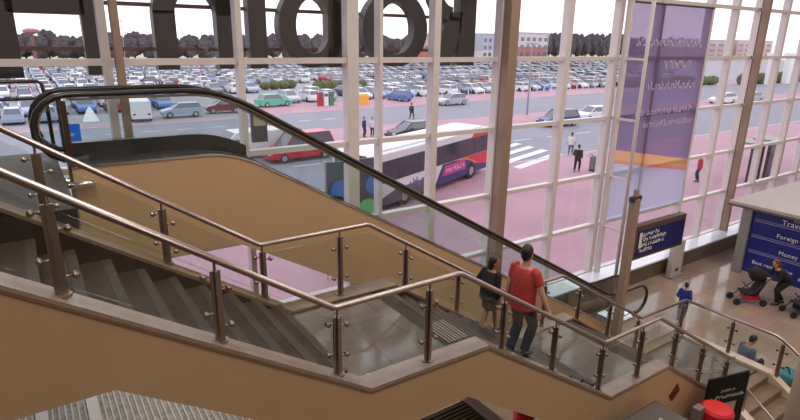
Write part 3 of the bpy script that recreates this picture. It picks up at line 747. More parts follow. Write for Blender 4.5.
# bus -------------------------------------------------------------------------
def bus():
    t = thing('bus', 'single deck bus with white roof, blue skirt, orange swoosh and red tail', 'bus', (0, 0, 0))
    L, W, H = 11.0, 2.5, 2.95   # nose towards +X, side seen is +Y
    BW = mat('bus white', (.82, .82, .85), .25); BB = mat('bus blue', (.015, .03, .20), .25); BO = mat('bus orange', (.85, .22, .03), .3)
    BR = mat('bus red', (.68, .02, .03), .28); BG = mat('bus windows', (.035, .035, .06), .1); MG = mat('advert magenta', (.60, .03, .28), .4)
    body = MB().xz([(-5.5, .32), (5.4, .32), (5.5, .6), (5.5, 1.2), (5.25, 2.75), (5.0, 2.9), (-5.3, 2.9), (-5.5, 2.6)], -W/2, W/2).build('body', BW, t); bevel(body, .09, 3)
    bevel(MB().xz([(-5.1, 2.88), (4.6, 2.88), (4.3, 3.0), (-4.8, 3.0)], -1.0, 1.0).build('roof_pod', BW, t), .04)
    for s in (-1, 1):
        y0, y1 = (W/2-.01, W/2+.012) if s > 0 else (-W/2-.012, -W/2+.01)
        MB().xz([(-5.35, 1.45), (4.95, 1.45), (4.75, 2.5), (-5.2, 2.5)], y0, y1).build('window_band', BG, t)
        for x in (-3.6, -1.8, 0, 1.8, 3.5): MB().box((x-.03, y0-.006, 1.45), (x+.03, y1+.006, 2.5)).build('window_bar', DKMETAL, t)
        MB().xz([(-5.45, .34), (.4, .34), (-.3, 1.42), (-3.2, 1.42), (-4.2, .9), (-5.45, .75)], y0, y1).build('blue_panel', BB, t)
        MB().xz([(-5.48, .60), (-4.1, .80), (-2.6, 1.43), (-5.48, 1.43)], y0, y1+.002).build('red_panel', BR, t)
        MB().xz([(-5.46, 2.45), (-3.2, 2.45), (-3.7, 2.89), (-5.3, 2.89)], y0, y1+.002).build('red_roof_panel', BR, t)
        MB().xz([(-3.9, .82), (-3.0, 1.22), (-1.5, 1.43), (-2.7, 1.43), (-3.9, .98)], y0, y1+.004).build('orange_swoosh', BO, t)
        ad = MB().xz([(-2.7, .75), (-.3, .75), (-.5, 1.32), (-2.6, 1.32)], y0, y1+.006).build('advert', MG, t)
        L_ = []; scribble(L_, -2.5, -.6, .92, .26, random.Random(2), None); m = MB()
        for a, b, c, d in L_: m.box((a, y0, b), (c, y1+.010, d))
        m.build('lettering', TEXT, ad)
        L_ = []; scribble(L_, .9, 2.8, .75, .5, random.Random(4), None); m = MB()
        for a, b, c, d in L_: m.box((a, y0, b), (c, y1+.006, d))
        m.build('side_lettering', mat('purple lettering', (.22, .14, .50), .5), t)
        MB().xz([(.9, .34), (5.2, .34), (5.2, .62), (3.6, 1.0), (.6, 1.0)], y0, y1+.004).build('lower_skirt', mat('bus skirt', (.10, .10, .13), .4), t)
    for x in (-3.35, 3.0):
        for s in (-1, 1):
            m = MB(); m.tube([(x, s*(W/2-.28), .48), (x, s*(W/2+.015), .48)], .48, 22); w = m.build('wheel', TYRE, t)
            m = MB(); m.cyl((x, s*(W/2+.01), .48), (x, s*(W/2+.03), .48), .25, 16); m.build('hub', HUB, w)
    MB().poly_prism([(5.49, -1.1, 1.2), (5.49, 1.1, 1.2), (5.27, 1.1, 2.55), (5.27, -1.1, 2.55)], (.03, 0, 0)).build('windscreen', BG, t)
    MB().box((5.25, -.8, 2.58), (5.36, .8, 2.82)).build('destination_blind', DKMETAL, t)
    for s in (-1, 1): MB().box((5.46, s*.95-.18, .62), (5.53, s*.95+.18, .82)).build('head_lamp', HEADL, t)
    MB().box((-5.53, -.9, 1.6), (-5.48, .9, 2.4)).build('rear_window', BG, t); MB().box((-5.535, -1.2, .4), (-5.49, 1.2, 1.4)).build('rear_panel', BR, t)
    d = Vector((-.931, -.363, 0)); side = Vector((.363, -.931, 0))      # nose direction, visible side
    c = Vector((24.2, 25.6, 0))+d*5.5-side*1.25
    t.location = c+d*.7; t.rotation_euler = (0, 0, math.atan2(d.y, d.x)); t.scale = (1.12, 1, 1)
    return t
bus()
def poster_panel(px, py, label, top, discs):
    t = thing('bus_stop_panel', label, 'panel', (px, py, 0))
    MB().box((px-.5, py-.04, .5), (px+.5, py+.04, 4.1)).build('sheet', top, t)
    for dx in (-.48, .48): MB().cyl((px+dx, py, 0), (px+dx, py, 4.15), .05).build('upright', WHITE, t)
    for (x, z, r, m_) in discs: MB().cyl((px+x, py-.06, z), (px+x, py-.05, z), r, 24).build('disc', m_, t)
DB, DG, DC = mat('disc blue', (.08, .32, .90), .4), mat('disc green', (.25, .80, .30), .4), mat('disc cyan', (.25, .65, .80), .4)
poster_panel(8.35, 16, 'tall dark teal panel with blue discs outside, under the escalator handrail', mat('panel teal', (.09, .17, .22), .5), [(.05, 3.1, .36, DB), (-.12, 2.55, .40, DB), (.1, 2.35, .18, DC)])
poster_panel(9.52, 16, 'lower slate panel with green and blue discs outside, beside the teal one', mat('panel slate', (.12, .12, .17), .5), [(.2, 3.15, .34, DB), (-.05, 2.25, .42, DG), (.3, 1.9, .2, DC)])
nb = thing('notice_box', 'small dark notice case with cream sheet outside the glass near the escalator curve', 'notice', (3.85, 10.95, 6))
MB().box((3.70, 10.72, 5.95), (4.02, 10.80, 6.55)).build('case', mat('notice dark', (.10, .08, .13), .5), nb); MB().box((3.74, 10.708, 6.28), (3.98, 10.72, 6.5)).build('sheet', mat('notice cream', (.75, .66, .45), .6), nb)
for px, w, lb in ((36.2, 1.3, 'dark blue grey shelter panel outside, just right of the far buff column'), (38.6, 1.8, 'wider dark blue grey shelter panel outside, second from the far buff column')):
    t = thing('bus_shelter', lb, 'shelter', (px, 15.2, 0))
    MB().box((px-w/2, 15.15, .1), (px+w/2, 15.22, 2.3)).build('panel', mat('shelter panel', (.13, .15, .22), .25), t)
    for dx in (-w/2, w/2): MB().box((px+dx-.05, 15.1, 0), (px+dx+.05, 15.27, 2.45)).build('post', DKMETAL, t)
    MB().box((px-w/2-.1, 14.9, 2.35), (px+w/2+.1, 16.2, 2.45)).build('roof', GREY, t)

# car park: the 300 cars nearest to the glass are things, the rest one mass ---------------
slots = [(-9+i*2.7, 63.6, 0) for i in range(5)]; y = 69.5; row = 0
while y < 192:
    xmax = 14+y*1.55
    x = -10
    while x < xmax:
        if random.random() < .93 and not (14 < x < 27 and y < 78) and not (36 < x < 49 and 76.5 < y < 83.5) and not (30 < x < 41 and 84.5 < y < 93) and not (x < 46 and abs((x-17)-(y-62.5)*1.0) < 5 and y < 95): slots.append((x+random.uniform(-.15, .15), y+random.uniform(-.3, .3), random.choice((0, 180))))
        x += 2.62
    y += 5.3 if row % 2 == 0 else 10.2
    row += 1
slots.sort(key=lambda s: math.hypot(s[0], s[1]))
protos = []
names = ['white', 'silver', 'silver', 'grey', 'white', 'dark blue', 'blue', 'red', 'white', 'silver', 'pale blue', 'pale blue', 'silver', 'white', 'black', 'white']
def simple_car(paint, kind):
    m = car_mesh(MB(), kind=kind); n = len(m.bm.faces)
    car_mesh(m, kind=kind, part='glass'); n2 = len(m.bm.faces)
    for sx in (-1, 1):
        for sy in (-1, 1): wheel(m, sx*1.3, sy*.78)
    m.bm.faces.ensure_lookup_table()
    for i, f in enumerate(m.bm.faces): f.material_index = 0 if i < n else (1 if i < n2 else 2)
    return m.mesh('parked_car', [paint, CG, TYRE])
for n in names: protos.append((n, simple_car(PAINT[n], random.choice(('hatch', 'hatch', 'saloon')))))
for x, y, rz in slots[:300]:
    n, me = random.choice(protos)
    o = link('parked_car', me); o.location = (x, y, 0); o.rotation_euler = (0, 0, R(90+rz))
    tag(o, n+' car parked in the packed rows nearest the road', 'car', n+' cars in the near rows of the car park')
allbm = bmesh.new(); palette = ['white', 'silver', 'grey', 'dark blue', 'red', 'pale blue', 'black']
for x, y, rz in slots[300:]:
    ci = random.choice((0, 0, 0, 0, 1, 1, 1, 1, 2, 3, 4, 5, 5)); mm = MB()
    mm.xz([(-2.1, .2), (2.1, .2), (2.1, .7), (1.2, .9), (-2.1, .95)], -.86, .86); k = len(mm.bm.faces)
    mm.xz([(-2.0, .95), (1.2, .9), (.35, 1.4), (-1.6, 1.42)], -.72, .72); k2 = len(mm.bm.faces)
    mm.box((-1.5, -.66, 1.42), (.3, .66, 1.46)); mm.bm.faces.ensure_lookup_table()
    for i, f in enumerate(mm.bm.faces): f.material_index = len(palette) if k <= i < k2 else ci
    tmp = bpy.data.meshes.new('t'); mm.bm.to_mesh(tmp); mm.bm.free()
    tmp.transform(Matrix.Translation((x, y, 0)) @ Matrix.Rotation(R(90+rz), 4, 'Z')); allbm.from_mesh(tmp); bpy.data.meshes.remove(tmp)
me = bpy.data.meshes.new('distant_cars'); bmesh.ops.recalc_face_normals(allbm, faces=allbm.faces); allbm.to_mesh(me); allbm.free()
for p in palette: me.materials.append(PAINT[p])
me.materials.append(CG)
tag(link('distant_cars', me), 'distant mass of parked cars filling the rows up to the trees', 'cars', kind='stuff')

# hedges, trees, buildings ------------------------------------------------------
LEAF = mat('tree leaves', (.080, .068, .076), .9, vary=.3, scale=.35); HEDGE = mat('hedge leaves', (.10, .12, .05), .9, vary=.4, scale=1.2); BARK = mat('bark', (.06, .045, .04), .9)
rr = random.Random(21)
def crown_mesh(seed):
    from mathutils import noise
    r_ = random.Random(seed); m = MB()
    for i in range(12):
        m.ball((r_.uniform(-1.6, 1.6), r_.uniform(-1.5, 1.5), 2.6+r_.uniform(0, 3.6)), 1, 3, (r_.uniform(1.7, 2.6), r_.uniform(1.2, 1.8), r_.uniform(2.0, 2.6)))
    for v in m.bm.verts:
        v.co += Vector((noise.noise(v.co*1.3), noise.noise(v.co*1.1+Vector((5, 5, seed))), noise.noise(v.co*1.2)))*.75
    for v in m.bm.verts: v.co.x = max(-3.3, min(3.3, v.co.x)); v.co.y = max(-3.2, min(3.2, v.co.y))
    return m.mesh('crown', LEAF)
crowns = [crown_mesh(i) for i in range(5)]
trunk = MB().tube([(0, 0, -.2), (0, 0, 3.5)], [.35, .2], 8).mesh('trunk', BARK)
for row_ in (0, 1):
    for i in range(66):
        x = -20+i*6.7+row_*3.35; y = 222+row_*7.2+rr.uniform(-.2, .2)
        hz_ = .98+.32*(x/300)+rr.uniform(-.09, .09)+(.24 if 215 < x < 330 else 0)+row_*.1
        t = thing('tree', 'dark hazy tree in the long belt behind the car park', 'tree', (x, y, -.15), 0, group='trees of the belt behind the car park')
        c = link('crown', crowns[(i*3+row_) % 5], t); c.matrix_parent_inverse = Matrix.Identity(4)
        k = link('trunk', trunk, t); k.matrix_parent_inverse = Matrix.Identity(4)
        t.scale = (1, 1, hz_)
def hedge(x0, y0, x1, y1, h, label):
    m = MB(); n = max(3, int(math.hypot(x1-x0, y1-y0)/1.1))
    for i in range(n):
        f = i/(n-1); m.ball((x0+(x1-x0)*f, y0+(y1-y0)*f+rr.uniform(-.2, .2), h*.5), 1, 2, (1.0, .8, h*.55*rr.uniform(.85, 1.15)))
    tag(m.build('hedge', HEDGE), label, 'hedge')
hedge(38.5, 80, 47, 81, 1.7, 'green hedge between the green car and the packed cars')
hedge(33, 88, 38, 89, 1.3, 'low hedge on the pink path behind the green car')
hedge(97, 66, 122, 62, 1.8, 'long hedge seen through the panes past the purple banner')
hedge(128, 60, 175, 58, 2.2, 'long hedge seen through the last panes above the kiosk')
def building(name, label, x0, x1, y0, y1, h, lower, upper, split, n):
    t = thing(name, label, 'building', ((x0+x1)/2, (y0+y1)/2, 0))
    MB().box((x0, y0, -.2), (x1, y1, h*split)).build('lower_wall', lower, t); MB().box((x0, y0, h*split), (x1, y1, h)).build('upper_wall', upper, t)
    MB().box((x0-.3, y0-.3, h), (x1+.3, y1+.3, h+.4)).build('roof', mat('roof pale', (.50, .46, .47), .6), t)
    for i in range(n):
        for z in (h*.15, h*.42, h*.70):
            xx = x0+(x1-x0)*(i+.5)/n; MB().box((xx-(x1-x0)/n*.28, y0-.1, z), (xx+(x1-x0)/n*.28, y0+.05, z+h*.14)).build('window', CG, t)
BRICK = mat('red brick', (.42, .16, .14), .7); PALE = mat('pale render', (.62, .58, .60), .6); GLZ = mat('pale glazing', (.42, .45, .55), .25); HANG = mat('hangar cladding', (.50, .34, .34), .5)
building('office_block', 'distant red and white block behind the letter nearest the buff column', 146.5, 155, 170+26, 182+26, 10.5, BRICK, mat('brick pale', (.55, .36, .34), .7), .55, 3)
building('office_block', 'distant pale glass block right beside the red and white one', 177, 186, 196, 208, 11.2, PALE, GLZ, .35, 3)
building('office_block', 'distant white and red block just right of the buff column', 196, 220, 196, 208, 12.2, BRICK, PALE, .48, 6)
for i, (x0, x1, h, lb) in enumerate(((305, 352, 10.5, 'distant long dull pink shed seen just past the purple banner'), (356, 400, 10.8, 'distant long dull pink shed seen beside the far buff column'))):
    building('shed', lb, x0, x1, 172, 190, h, HANG, mat('hangar upper', (.55, .42, .43), .5), .7, 5)
wt = thing('water_tower', 'distant reddish water tower shaped like a mushroom above the trees', 'tower', (5.6, 212, 0))
MB().tube([(5.6, 212, 0), (5.6, 212, 8.4)], [.6, .4], 14).build('stem', mat('tower red', (.20, .08, .09), .6), wt)
MB().tube([(5.6, 212, 8.0), (5.6, 212, 8.7), (5.6, 212, 9.3), (5.6, 212, 9.8)], [.6, 2.3, 2.3, 1.0], 24).build('tank', mat('tower pink', (.32, .14, .15), .6), wt)
lab = ['tall thin lamp mast in the car park, left of the slim column', 'tall thin lamp mast in the car park, right of the buff column', 'tall thin lamp mast at the road side beside the dark blue car']
for (x, y, h), lb in zip(((22, 150, 11.5), (112, 100, 9.6), (48, 45, 7.8)), lab):
    t = thing('lamp_mast', lb, 'lamp post', (x, y, 0))
    MB().tube([(x, y, 0), (x, y, h)], [.12, .07], 8).build('mast', GREY, t)
    for s in (-1, 1): MB().box((x+s*.15-.35, y-.15, h-.05), (x+s*.9, y+.15, h+.1)).build('lamp_head', GREY, t)
rr = random.Random(9)
for i in range(26):
    x = 45.6+i*1.7; t = thing('bollard', 'white bollard in the line along the edge of the car park', 'bollard', (x, 66.4, 0), group='white bollards along the car park edge')
    MB().cyl((x, 66.4, 0), (x, 66.4, 1.0), .07, 8).build('post', TEXT, t); MB().cyl((x, 66.4, .85), (x, 66.4, .95), .075, 8).build('band', DKMETAL, t)
for x, lb in ((134, 'white concrete pillar beyond the road, seen right of the far buff column'), (142, 'white concrete pillar beyond the road, seen at the last panes')):
    t = thing('gate_pillar', lb, 'pillar', (x, 57, 0)); MB().box((x-1, 56.4, 0), (x+1, 57.4, 6)).build('shaft', TEXT, t); MB().box((x-1.6, 56.2, 6), (x+1.6, 57.6, 6.6)).build('cap', TEXT, t)

# ------------------------------------------------------------------ people
SKIN = mat('skin', (.48, .27, .19), .5, vary=.05); SKIN2 = mat('tanned skin', (.36, .19, .12), .5, vary=.05)
def V(*a): return Vector(a)
def ik(a, c, l1, l2, hint):
    d = c-a; L = min(d.length, .998*(l1+l2)); u = d.normalized(); x = (l1*l1-l2*l2+L*L)/(2*L)
    h = math.sqrt(max(0, l1*l1-x*x)); n = hint-u*hint.dot(u); n.normalize()
    return a+u*x+n*h, a+u*L
def remeshed(m, name, mt, parent, vox, smooth=4):
    o = m.build(name, mt, parent); md = o.modifiers.new('r', 'REMESH'); md.mode = 'VOXEL'; md.voxel_size = vox
    sm = o.modifiers.new('s', 'SMOOTH'); sm.factor = .5; sm.iterations = smooth
    dg = bpy.context.evaluated_depsgraph_get(); dg.update(); me = bpy.data.meshes.new_from_object(o.evaluated_get(dg))
    old = o.data; o.modifiers.clear(); o.data = me; bpy.data.meshes.remove(old); me.name = name
    for p in me.polygons: p.use_smooth = True
    return o
def person(label, loc, heading, k=1.0, lean=.05, ankles=((0, .1, .08), (.0, -.1, .08)), wrists=((.05, .27, .80), (.05, -.27, .80)), pelvis=(0, 0, .93), yaw=0, nod=0,
           top=None, sleeve=.5, bottom=None, leg=1.9, shoes=None, hair=None, style='short', skin=SKIN, vox=.012, group=None, loose=.012, skirt=False):
    t = thing('person', label, 'person', (0, 0, 0), 0, group)
    P = V(*pelvis); ax = V(math.sin(lean), 0, math.cos(lean)); N = P+ax*.50
    S = [N+V(0, s*.185, 0)-ax*.05 for s in (1, -1)]; H = [P+V(0, s*.088, -.03) for s in (1, -1)]
    A = [V(*a) for a in ankles]; W = [V(*w) for w in wrists]
    K = []; E_ = []
    for i in (0, 1):
        kn, an = ik(H[i], A[i], .43, .42, V(1, (.15, -.15)[i], .1)); K.append(kn); A[i] = an
        el, wr = ik(S[i], W[i], .29, .26, V(-1, (.35, -.35)[i], -.2)); E_.append(el); W[i] = wr
    TOR = [(-.13, .085, .075), (-.06, .150, .11), (.02, .165, .12), (.14, .142, .108), (.27, .158, .117), (.37, .178, .118), (.43, .160, .098), (.475, .10, .075), (.51, .058, .06), (.60, .053, .056)]
    def torso(m, t0, t1, g, loose=0):
        rs = [(P+ax*q, (max(a, .165) if loose and q < .3 else a)+g+(loose if q < .3 else 0), (max(b, .120) if loose and q < .3 else b)+g+(loose if q < .3 else 0)) for q, a, b in TOR if t0 <= q <= t1]; m.loft(rs, V(0, 1, 0), 20)
    def arm(m, i, f, g):
        pts = [(S[i]+(N-S[i])*.25, .05), (S[i], .056), (S[i].lerp(E_[i], .5), .048), (E_[i], .041), (E_[i].lerp(W[i], .35), .041), (W[i], .027)]
        q = pts if f >= 2 else (pts[:2]+[(S[i].lerp(E_[i], f), .050)] if f < .9 else pts[:4]+([(E_[i].lerp(W[i], f-1), .035)] if f > 1.02 else []))
        m.tube([p for p, _ in q], [r+g for _, r in q], 12)
    def leg_(m, i, f, g, g2=None):
        pts = [(H[i]+V(0, 0, .05), .08), (H[i]-V(0, 0, .03), .090), (H[i].lerp(K[i], .5), .076), (K[i], .056), (K[i].lerp(A[i], .33), .056), (K[i].lerp(A[i], .7), .043), (A[i], .038)]
        if f < 1: pts = pts[:2]+[(H[i].lerp(K[i], f*.6), .078), (H[i].lerp(K[i], f), .070)]
        elif f < 2: pts = pts[:6]+[(K[i].lerp(A[i], f-1), .046)]
        n = len(pts); m.tube([p for p, _ in pts], [r+g+(g2 or 0)*j/(n-1) for j, (_, r) in enumerate(pts)], 14)
    hr_ = Matrix.Rotation(yaw, 3, 'Z') @ Matrix.Rotation(nod, 3, 'Y'); HB = N-ax*.005
    def hp(x, y, z): return HB+hr_ @ V(x, y, z)
    HEAD = [(.055, .048, .055, .012), (.085, .05, .068, .022), (.115, .062, .084, .018), (.16, .072, .092, .012), (.21, .076, .097, .006), (.255, .072, .091, 0), (.29, .055, .068, -.005), (.31, .028, .035, -.008)]
    hs = hr_ @ V(0, 1, 0)
    # body: one continuous skin
    m = MB(); torso(m, -1, 1, 0)
    m.loft([(hp(o, 0, z), a, b) for z, a, b, o in HEAD], hs, 18)
    m.loft([(hp(.095, 0, .185), .010, .012), (hp(.112, 0, .155), .015, .016), (hp(.104, 0, .142), .012, .012)], hs, 8)
    for s in (1, -1): m.ball(hp(0, s*.076, .165), .022, 2, (.8, .45, 1.3))
    m.tube([hp(.098, -.02, .112), hp(.101, 0, .110), hp(.098, .02, .112)], .008, 6)
    for i in (0, 1):
        arm(m, i, 2, 0); leg_(m, i, 2, 0)
        d = (W[i]-E_[i]).normalized(); sd = V(1, 0, 0)-d*d.x
        if sd.length < .1: sd = V(0, 1, 0)-d*d.y
        sd.normalize(); pn = sd.cross(d)*(1 if i == 0 else -1)
        if pn.dot(V(0, -1 if i == 0 else 1, 0)) < 0: pn = -pn
        w = W[i]
        m.loft([(w-d*.02, .027, .022), (w+d*.03, .036, .018), (w+d*.085, .042, .015)], sd, 10)
        for j, (o, l) in enumerate(((-.031, .062), (-.010, .074), (.011, .078), (.031, .068))):
            b = w+d*.08+sd*o; c = b+d*l*.5+pn*.010; e = c+d*l*.36+pn*l*.30
            m.tube([b-d*.02, b, c, e], [.0095, .0095, .0088, .0072], 8)
        b = w+d*.02+sd*.028; m.tube([b, b+d*.028+sd*.026+pn*.008, b+d*.062+sd*.030+pn*.02], [.013, .011, .008], 8)
        a = A[i]; m.loft([(a+V(-.06, 0, -.045), .03, .03), (a+V(-.02, 0, -.035), .036, .045), (a+V(.05, 0, -.045), .040, .036), (a+V(.13, 0, -.058), .044, .022), (a+V(.175, 0, -.064), .032, .014)], V(0, 1, 0), 12)
    body = remeshed(m, 'body', skin, t, vox if vox > .009 else .0075)
    for s in (1, -1):
        e = MB(); e.ball(hp(.088, s*.031, .190), .0125, 2); e.build('eye', BLACK, t, True)
    if top:
        m = MB(); torso(m, -.14, .48, .020, loose)
        for i in (0, 1): arm(m, i, sleeve, .014)
        remeshed(m, 'top', top, t, max(vox, .011), 5)
    if bottom:
        m = MB(); m.loft([(P+ax*q, a+.013, b+.013) for q, a, b in TOR if q <= .10], V(0, 1, 0), 20)
        if skirt:
            c = (K[0]+K[1])/2; m.loft([(P, .175, .135), (P.lerp(c, .45), .185, .155), (P.lerp(c, leg), .20, .17)], V(0, 1, 0), 20)
        else:
            for i in (0, 1): leg_(m, i, leg, .014, .010 if leg > 1 else .016)
        remeshed(m, 'skirt' if skirt else ('trousers' if leg > 1 else 'shorts'), bottom, t, max(vox, .011), 4)
    if shoes:
        for i in (0, 1):
            a = A[i]; m = MB()
            m.loft([(a+V(-.075, 0, -.04), .034, .036), (a+V(-.03, 0, -.03), .044, .050), (a+V(.05, 0, -.042), .048, .040), (a+V(.14, 0, -.056), .052, .026), (a+V(.20, 0, -.062), .034, .018)], V(0, 1, 0), 12)
            remeshed(m, 'shoe', shoes, t, max(vox, .010), 3)
    if hair:
        m = MB()
        m.loft([(hp(-.030, 0, .10), .040, .045), (hp(-.030, 0, .14), .066, .072), (hp(-.020, 0, .19), .083, .090), (hp(-.012, 0, .235), .085, .098), (hp(-.008, 0, .275), .075, .088), (hp(-.010, 0, .308), .052, .062), (hp(-.012, 0, .325), .022, .026)], hs, 18)
        if style == 'bun': m.ball(hp(-.115, 0, .25), .05, 2)
        if style == 'bob': m.loft([(hp(-.05, 0, .02), .062, .045), (hp(-.045, 0, .08), .078, .066), (hp(-.035, 0, .16), .086, .085), (hp(-.02, 0, .22), .086, .095)], hs, 16)
        remeshed(m, 'hair', hair, t, max(vox, .010), 3)
    t.location = loc; t.rotation_euler = (0, 0, heading); t.scale = (k, k, k)
    return t
SHIRT = mat('red cotton', (.40, .04, .035), .8, vary=.12, scale=14); JEANS = mat('navy denim', (.010, .014, .036), .8, vary=.2, scale=20); SHOE = mat('dark shoe', (.03, .026, .024), .5)
HAIRB = mat('black hair', (.010, .008, .008), .55, vary=.3, scale=40); HAIRD = mat('dark brown hair', (.022, .011, .007), .5, vary=.3, scale=40)
BLKC = mat('black cloth', (.013, .012, .014), .85, vary=.2, scale=15); DKCL = mat('dark grey cloth', (.035, .032, .036), .85)
BLUEC = mat('royal blue cloth', (.010, .025, .22), .8); WHC = mat('white cloth', (.70, .69, .72), .8); GREYC = mat('blue grey cloth', (.12, .14, .22), .8); NAVC = mat('navy cloth', (.02, .03, .10), .8); TEALC = mat('teal cloth', (.03, .22, .26), .7)
FL2 = lambda x: 4.5-.175*(int((x-4.12)/.3)+1)
person('man in red shirt and dark jeans walking down the stairs, hand on the rail', (5.27, 4.84, 3.625), R(4), .985, .03,
       ankles=((.0, .075, .085), (.15, -.07, .085)), wrists=((.10, .28, .82), (.24, -.42, .72)), pelvis=(.12, 0, .915), yaw=R(10), loose=.016, top=SHIRT, sleeve=.62, bottom=JEANS, leg=1.93, shoes=SHOE, hair=HAIRB, vox=.009)
person('woman in black top and short dark skirt walking down beside the man in red', (5.64, 5.84, 3.45), R(6), .77, .08,
       ankles=((-.04, .07, .085), (.33, -.06, -.14)), wrists=((.22, .24, .95), (.14, -.25, .80)), pelvis=(.10, 0, .88), loose=.035, yaw=R(-38), nod=R(8), top=BLKC, sleeve=1.7, bottom=DKCL, leg=.75, skirt=True, shoes=SHOE, hair=HAIRD, style='bob', skin=SKIN2, vox=.009)
person('small child in royal blue top walking on the ground floor beyond the stairs', (15.62, 7.72, 0), R(20), .70, .05,
       ankles=((-.20, .08, .10), (.18, -.08, .08)), pelvis=(0, 0, .88), wrists=((.15, .25, .9), (-.1, -.26, .85)), top=BLUEC, sleeve=1.8, bottom=GREYC, leg=1.9, shoes=SHOE, hair=HAIRB, vox=.013)
person('person in black coat bending over a pushchair before the blue kiosk board', (19.17, 6.62, 0), R(140), 1.0, .75,
       ankles=((.02, .1, .08), (-.25, -.1, .08)), pelvis=(-.18, 0, .86), wrists=((.42, .18, .95), (.42, -.18, .95)), nod=R(20), top=BLKC, sleeve=1.8, bottom=BLKC, leg=1.9, shoes=SHOE, hair=mat('auburn hair', (.16, .035, .02), .5), style='bob', vox=.014)
person('person in dark clothes standing at the edge of the view before the kiosk', (19.75, 5.95, 0), R(170), .95, .25,
       ankles=((.02, .1, .08), (-.15, -.1, .08)), pelvis=(-.06, 0, .9), wrists=((.38, .2, 1.0), (.38, -.2, 1.0)), top=DKCL, sleeve=1.8, bottom=BLKC, leg=1.9, shoes=SHOE, hair=HAIRD, vox=.014)
person('seated person with black hair and blue grey top on low bench beyond the lowest landing', (14.05, 5.25, .0), R(-25), .95, .18,
       ankles=((.42, .12, .08), (.50, -.08, .08)), pelvis=(0, 0, .36), wrists=((.30, .16, .50), (.32, -.14, .52)), nod=R(25), top=GREYC, sleeve=1.8, bottom=BLKC, leg=1.9, shoes=SHOE, hair=HAIRB, vox=.013)
bb = thing('bench', 'low dark bench carrying the seated person beyond the lowest landing', 'bench', (14.0, 5.25, 0))
bevel(MB().box((13.75, 4.95, .16), (14.2, 5.6, .235)).build('seat', mat('bench wood', (.10, .06, .04), .5), bb), .015)
for y in (5.0, 5.5):
    MB().box((13.8, y-.03, 0), (14.15, y+.03, .16)).build('leg', DKMETAL, bb)
bg = thing('rucksack', 'teal rucksack lying on black case at the edge of the cream column', 'bag', (14.15, 4.3, 0))
bevel(MB().box((13.9, 4.1, .32), (14.4, 4.5, .58)).build('bag', TEALC, bg), .08, 3); MB().tube([(14.0, 4.2, .57), (14.15, 4.3, .66), (14.3, 4.4, .57)], .018, 8).build('strap', BLKC, bg)
cs = thing('suitcase', 'black suitcase under the teal rucksack at the cream column', 'suitcase', (14.15, 4.3, 0))
bevel(MB().box((13.85, 4.0, .03), (14.5, 4.6, .32)).build('shell', BLKC, cs), .04, 3)
for x in (13.95, 14.4): MB().cyl((x, 4.05, .03), (x, 4.55, .03), .03).build('wheel', TYRE, cs)
def pushchair(label, x, y, rz, seatm, hood):
    t = thing('pushchair', label, 'pushchair', (0, 0, 0)); g = DKMETAL
    for s in (-1, 1):
        MB().tube([(.42, s*.24, .12), (-.10, s*.24, .55), (-.48, s*.24, 1.0)], .016, 8).build('side_frame', g, t); MB().tube([(-.38, s*.24, .12), (.12, s*.24, .62)], .016, 8).build('leg', g, t)
        for xx in (.42, -.38):
            m = MB(); m.tube([(xx, s*.24-.025, .11), (xx, s*.24+.025, .11)], .11, 16); m.build('wheel', TYRE, t)
    MB().tube([(-.48, -.24, 1.0), (-.50, 0, 1.02), (-.48, .24, 1.0)], .02, 8).build('handle', BLACK, t)
    MB().xz([(.25, .42), (-.12, .40), (-.32, .85), (-.38, .82), (-.18, .33), (.25, .36)], -.21, .21).build('seat', seatm, t)
    m = MB(); m.tube([(-.36, 0, .80), (-.30, 0, .95), (-.12, 0, 1.02), (.04, 0, .96)], [.10, .2, .23, .21], 14); m.build('hood', hood, t, True)
    bevel(MB().box((-.30, -.18, .16), (.18, .18, .30)).build('basket', RED2 if seatm is BLKC else BLKC, t), .03)
    t.location = (x, y, 0); t.rotation_euler = (0, 0, rz)
REDC = mat('red cloth', (.35, .02, .03), .8)
pushchair('black pushchair with red basket before the bending person in black', 18.50, 7.18, R(140), BLKC, BLKC)
pushchair('dark pushchair with red hood at the right edge of the view before the kiosk', 19.05, 5.85, R(150), DKCL, REDC)
rb = thing('litter_bin', 'small red litter bin on the floor glimpsed below the second flight', 'bin', (7.85, 6.75, 0))
MB().tube([(7.85, 6.75, 0), (7.85, 6.75, .55)], [.2, .25], 20).build('bin', REDM, rb, True); MB().tube([(7.85, 6.75, .55), (7.85, 6.75, .60)], [.26, .26], 20).build('rim', BLACK, rb, True)
# passers-by outside
person('pedestrian in dark suit standing on the pink kerb behind the bus, the darker of two', (23.85, 40.8, 0), R(-60), 1.0, top=NAVC, sleeve=1.8, bottom=NAVC, shoes=SHOE, hair=HAIRB, vox=.025)
person('pedestrian in white top standing beside the dark suited one behind the bus', (24.55, 40.6, 0), R(-100), .97, top=WHC, sleeve=1.2, bottom=DKCL, shoes=SHOE, hair=HAIRB, vox=.025)
person('lone pedestrian in dark clothes crossing the road between two thin mullions', (34.0, 48.2, 0), R(20), 1.0, ankles=((-.22, .1, .1), (.25, -.1, .08)), pelvis=(0, 0, .88), top=DKCL, sleeve=1.8, bottom=DKCL, shoes=SHOE, hair=HAIRB, vox=.025)
person('dark pedestrian pulling a grey suitcase across the pink forecourt', (29.1, 22.6, 0), R(30), 1.05, .15, ankles=((-.2, .1, .1), (.22, -.1, .08)), pelvis=(0, 0, .88), wrists=((.3, .26, .95), (-.25, -.3, .8)), top=BLKC, sleeve=1.8, bottom=BLKC, shoes=SHOE, hair=HAIRB, vox=.018)
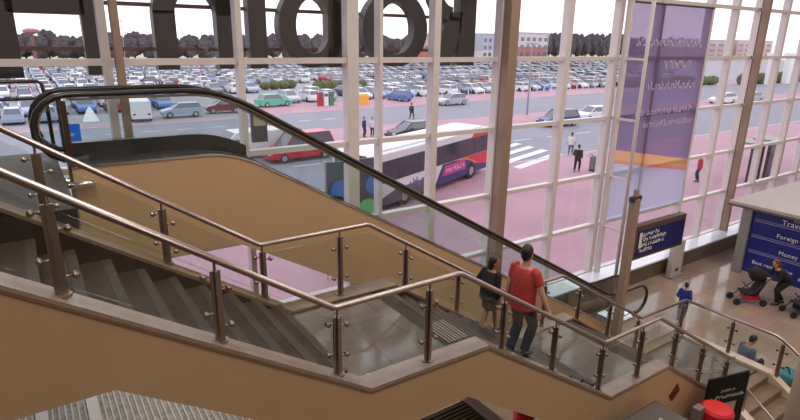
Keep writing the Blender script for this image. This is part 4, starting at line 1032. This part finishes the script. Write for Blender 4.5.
person('pedestrian in white top walking ahead of the dark one with the suitcase', (33.2, 26.5, 0), R(35), 1.0, ankles=((-.2, .1, .1), (.22, -.1, .08)), pelvis=(0, 0, .88), top=WHC, sleeve=1.2, bottom=GREYC, shoes=SHOE, hair=HAIRB, vox=.022)
t = thing('suitcase', 'grey wheeled suitcase pulled across the pink forecourt', 'suitcase', (30.3, 22.2, 0))
bevel(MB().box((29.95, 22.0, .1), (30.65, 22.35, 1.0)).build('shell', mat('suitcase grey', (.16, .20, .22), .5), t), .06); MB().tube([(30.1, 22.17, 1.0), (29.9, 22.17, 1.15), (29.6, 22.25, 1.05)], .02, 8).build('handle', DKMETAL, t)
for x in (30.05, 30.55): MB().cyl((x, 22.0, .06), (x, 22.35, .06), .06).build('wheel', TYRE, t)
person('pedestrian in red top and navy trousers outside, just right of the purple banner', (33.4, 17.0, 0), R(100), 1.0, top=mat('bright red cloth', (.55, .03, .06), .8), sleeve=1.6, bottom=NAVC, shoes=SHOE, hair=HAIRB, vox=.02)

# ------------------------------------------------------------------ light
w = bpy.data.worlds.new('sky'); SC.world = w; w.use_nodes = True; nt = w.node_tree; bgn = nt.nodes['Background']
tc = nt.nodes.new('ShaderNodeTexCoord'); sx = nt.nodes.new('ShaderNodeSeparateXYZ'); rp = nt.nodes.new('ShaderNodeValToRGB')
nt.links.new(tc.outputs['Generated'], sx.inputs[0]); nt.links.new(sx.outputs['Z'], rp.inputs['Fac']); nt.links.new(rp.outputs['Color'], bgn.inputs['Color'])
rp.color_ramp.elements[0].color = (1.0, .95, .98, 1); rp.color_ramp.elements[1].color = (.86, .90, 1.0, 1)
bgn.inputs['Strength'].default_value = 1.75
def area(name, loc, size, power, col, rot=(0, 0, 0)):
    l = bpy.data.lights.new(name, 'AREA'); l.shape = 'RECTANGLE'; l.size, l.size_y = size; l.energy = power; l.color = col
    o = bpy.data.objects.new(name, l); COL.objects.link(o); o.location = loc; o.rotation_euler = rot
for i, (x, y) in enumerate(((0, -3), (9, -3), (18, -3), (28, -3), (0, 5), (9, 5), (18, 4), (28, 3))):
    area('ceiling_light', (x, y, 13.0), (3, 3), 350, (1.0, .90, .79))
SC.view_settings.view_transform = 'Standard'; SC.view_settings.look = 'None'; SC.view_settings.exposure = 0.0; SC.view_settings.gamma = 1.0
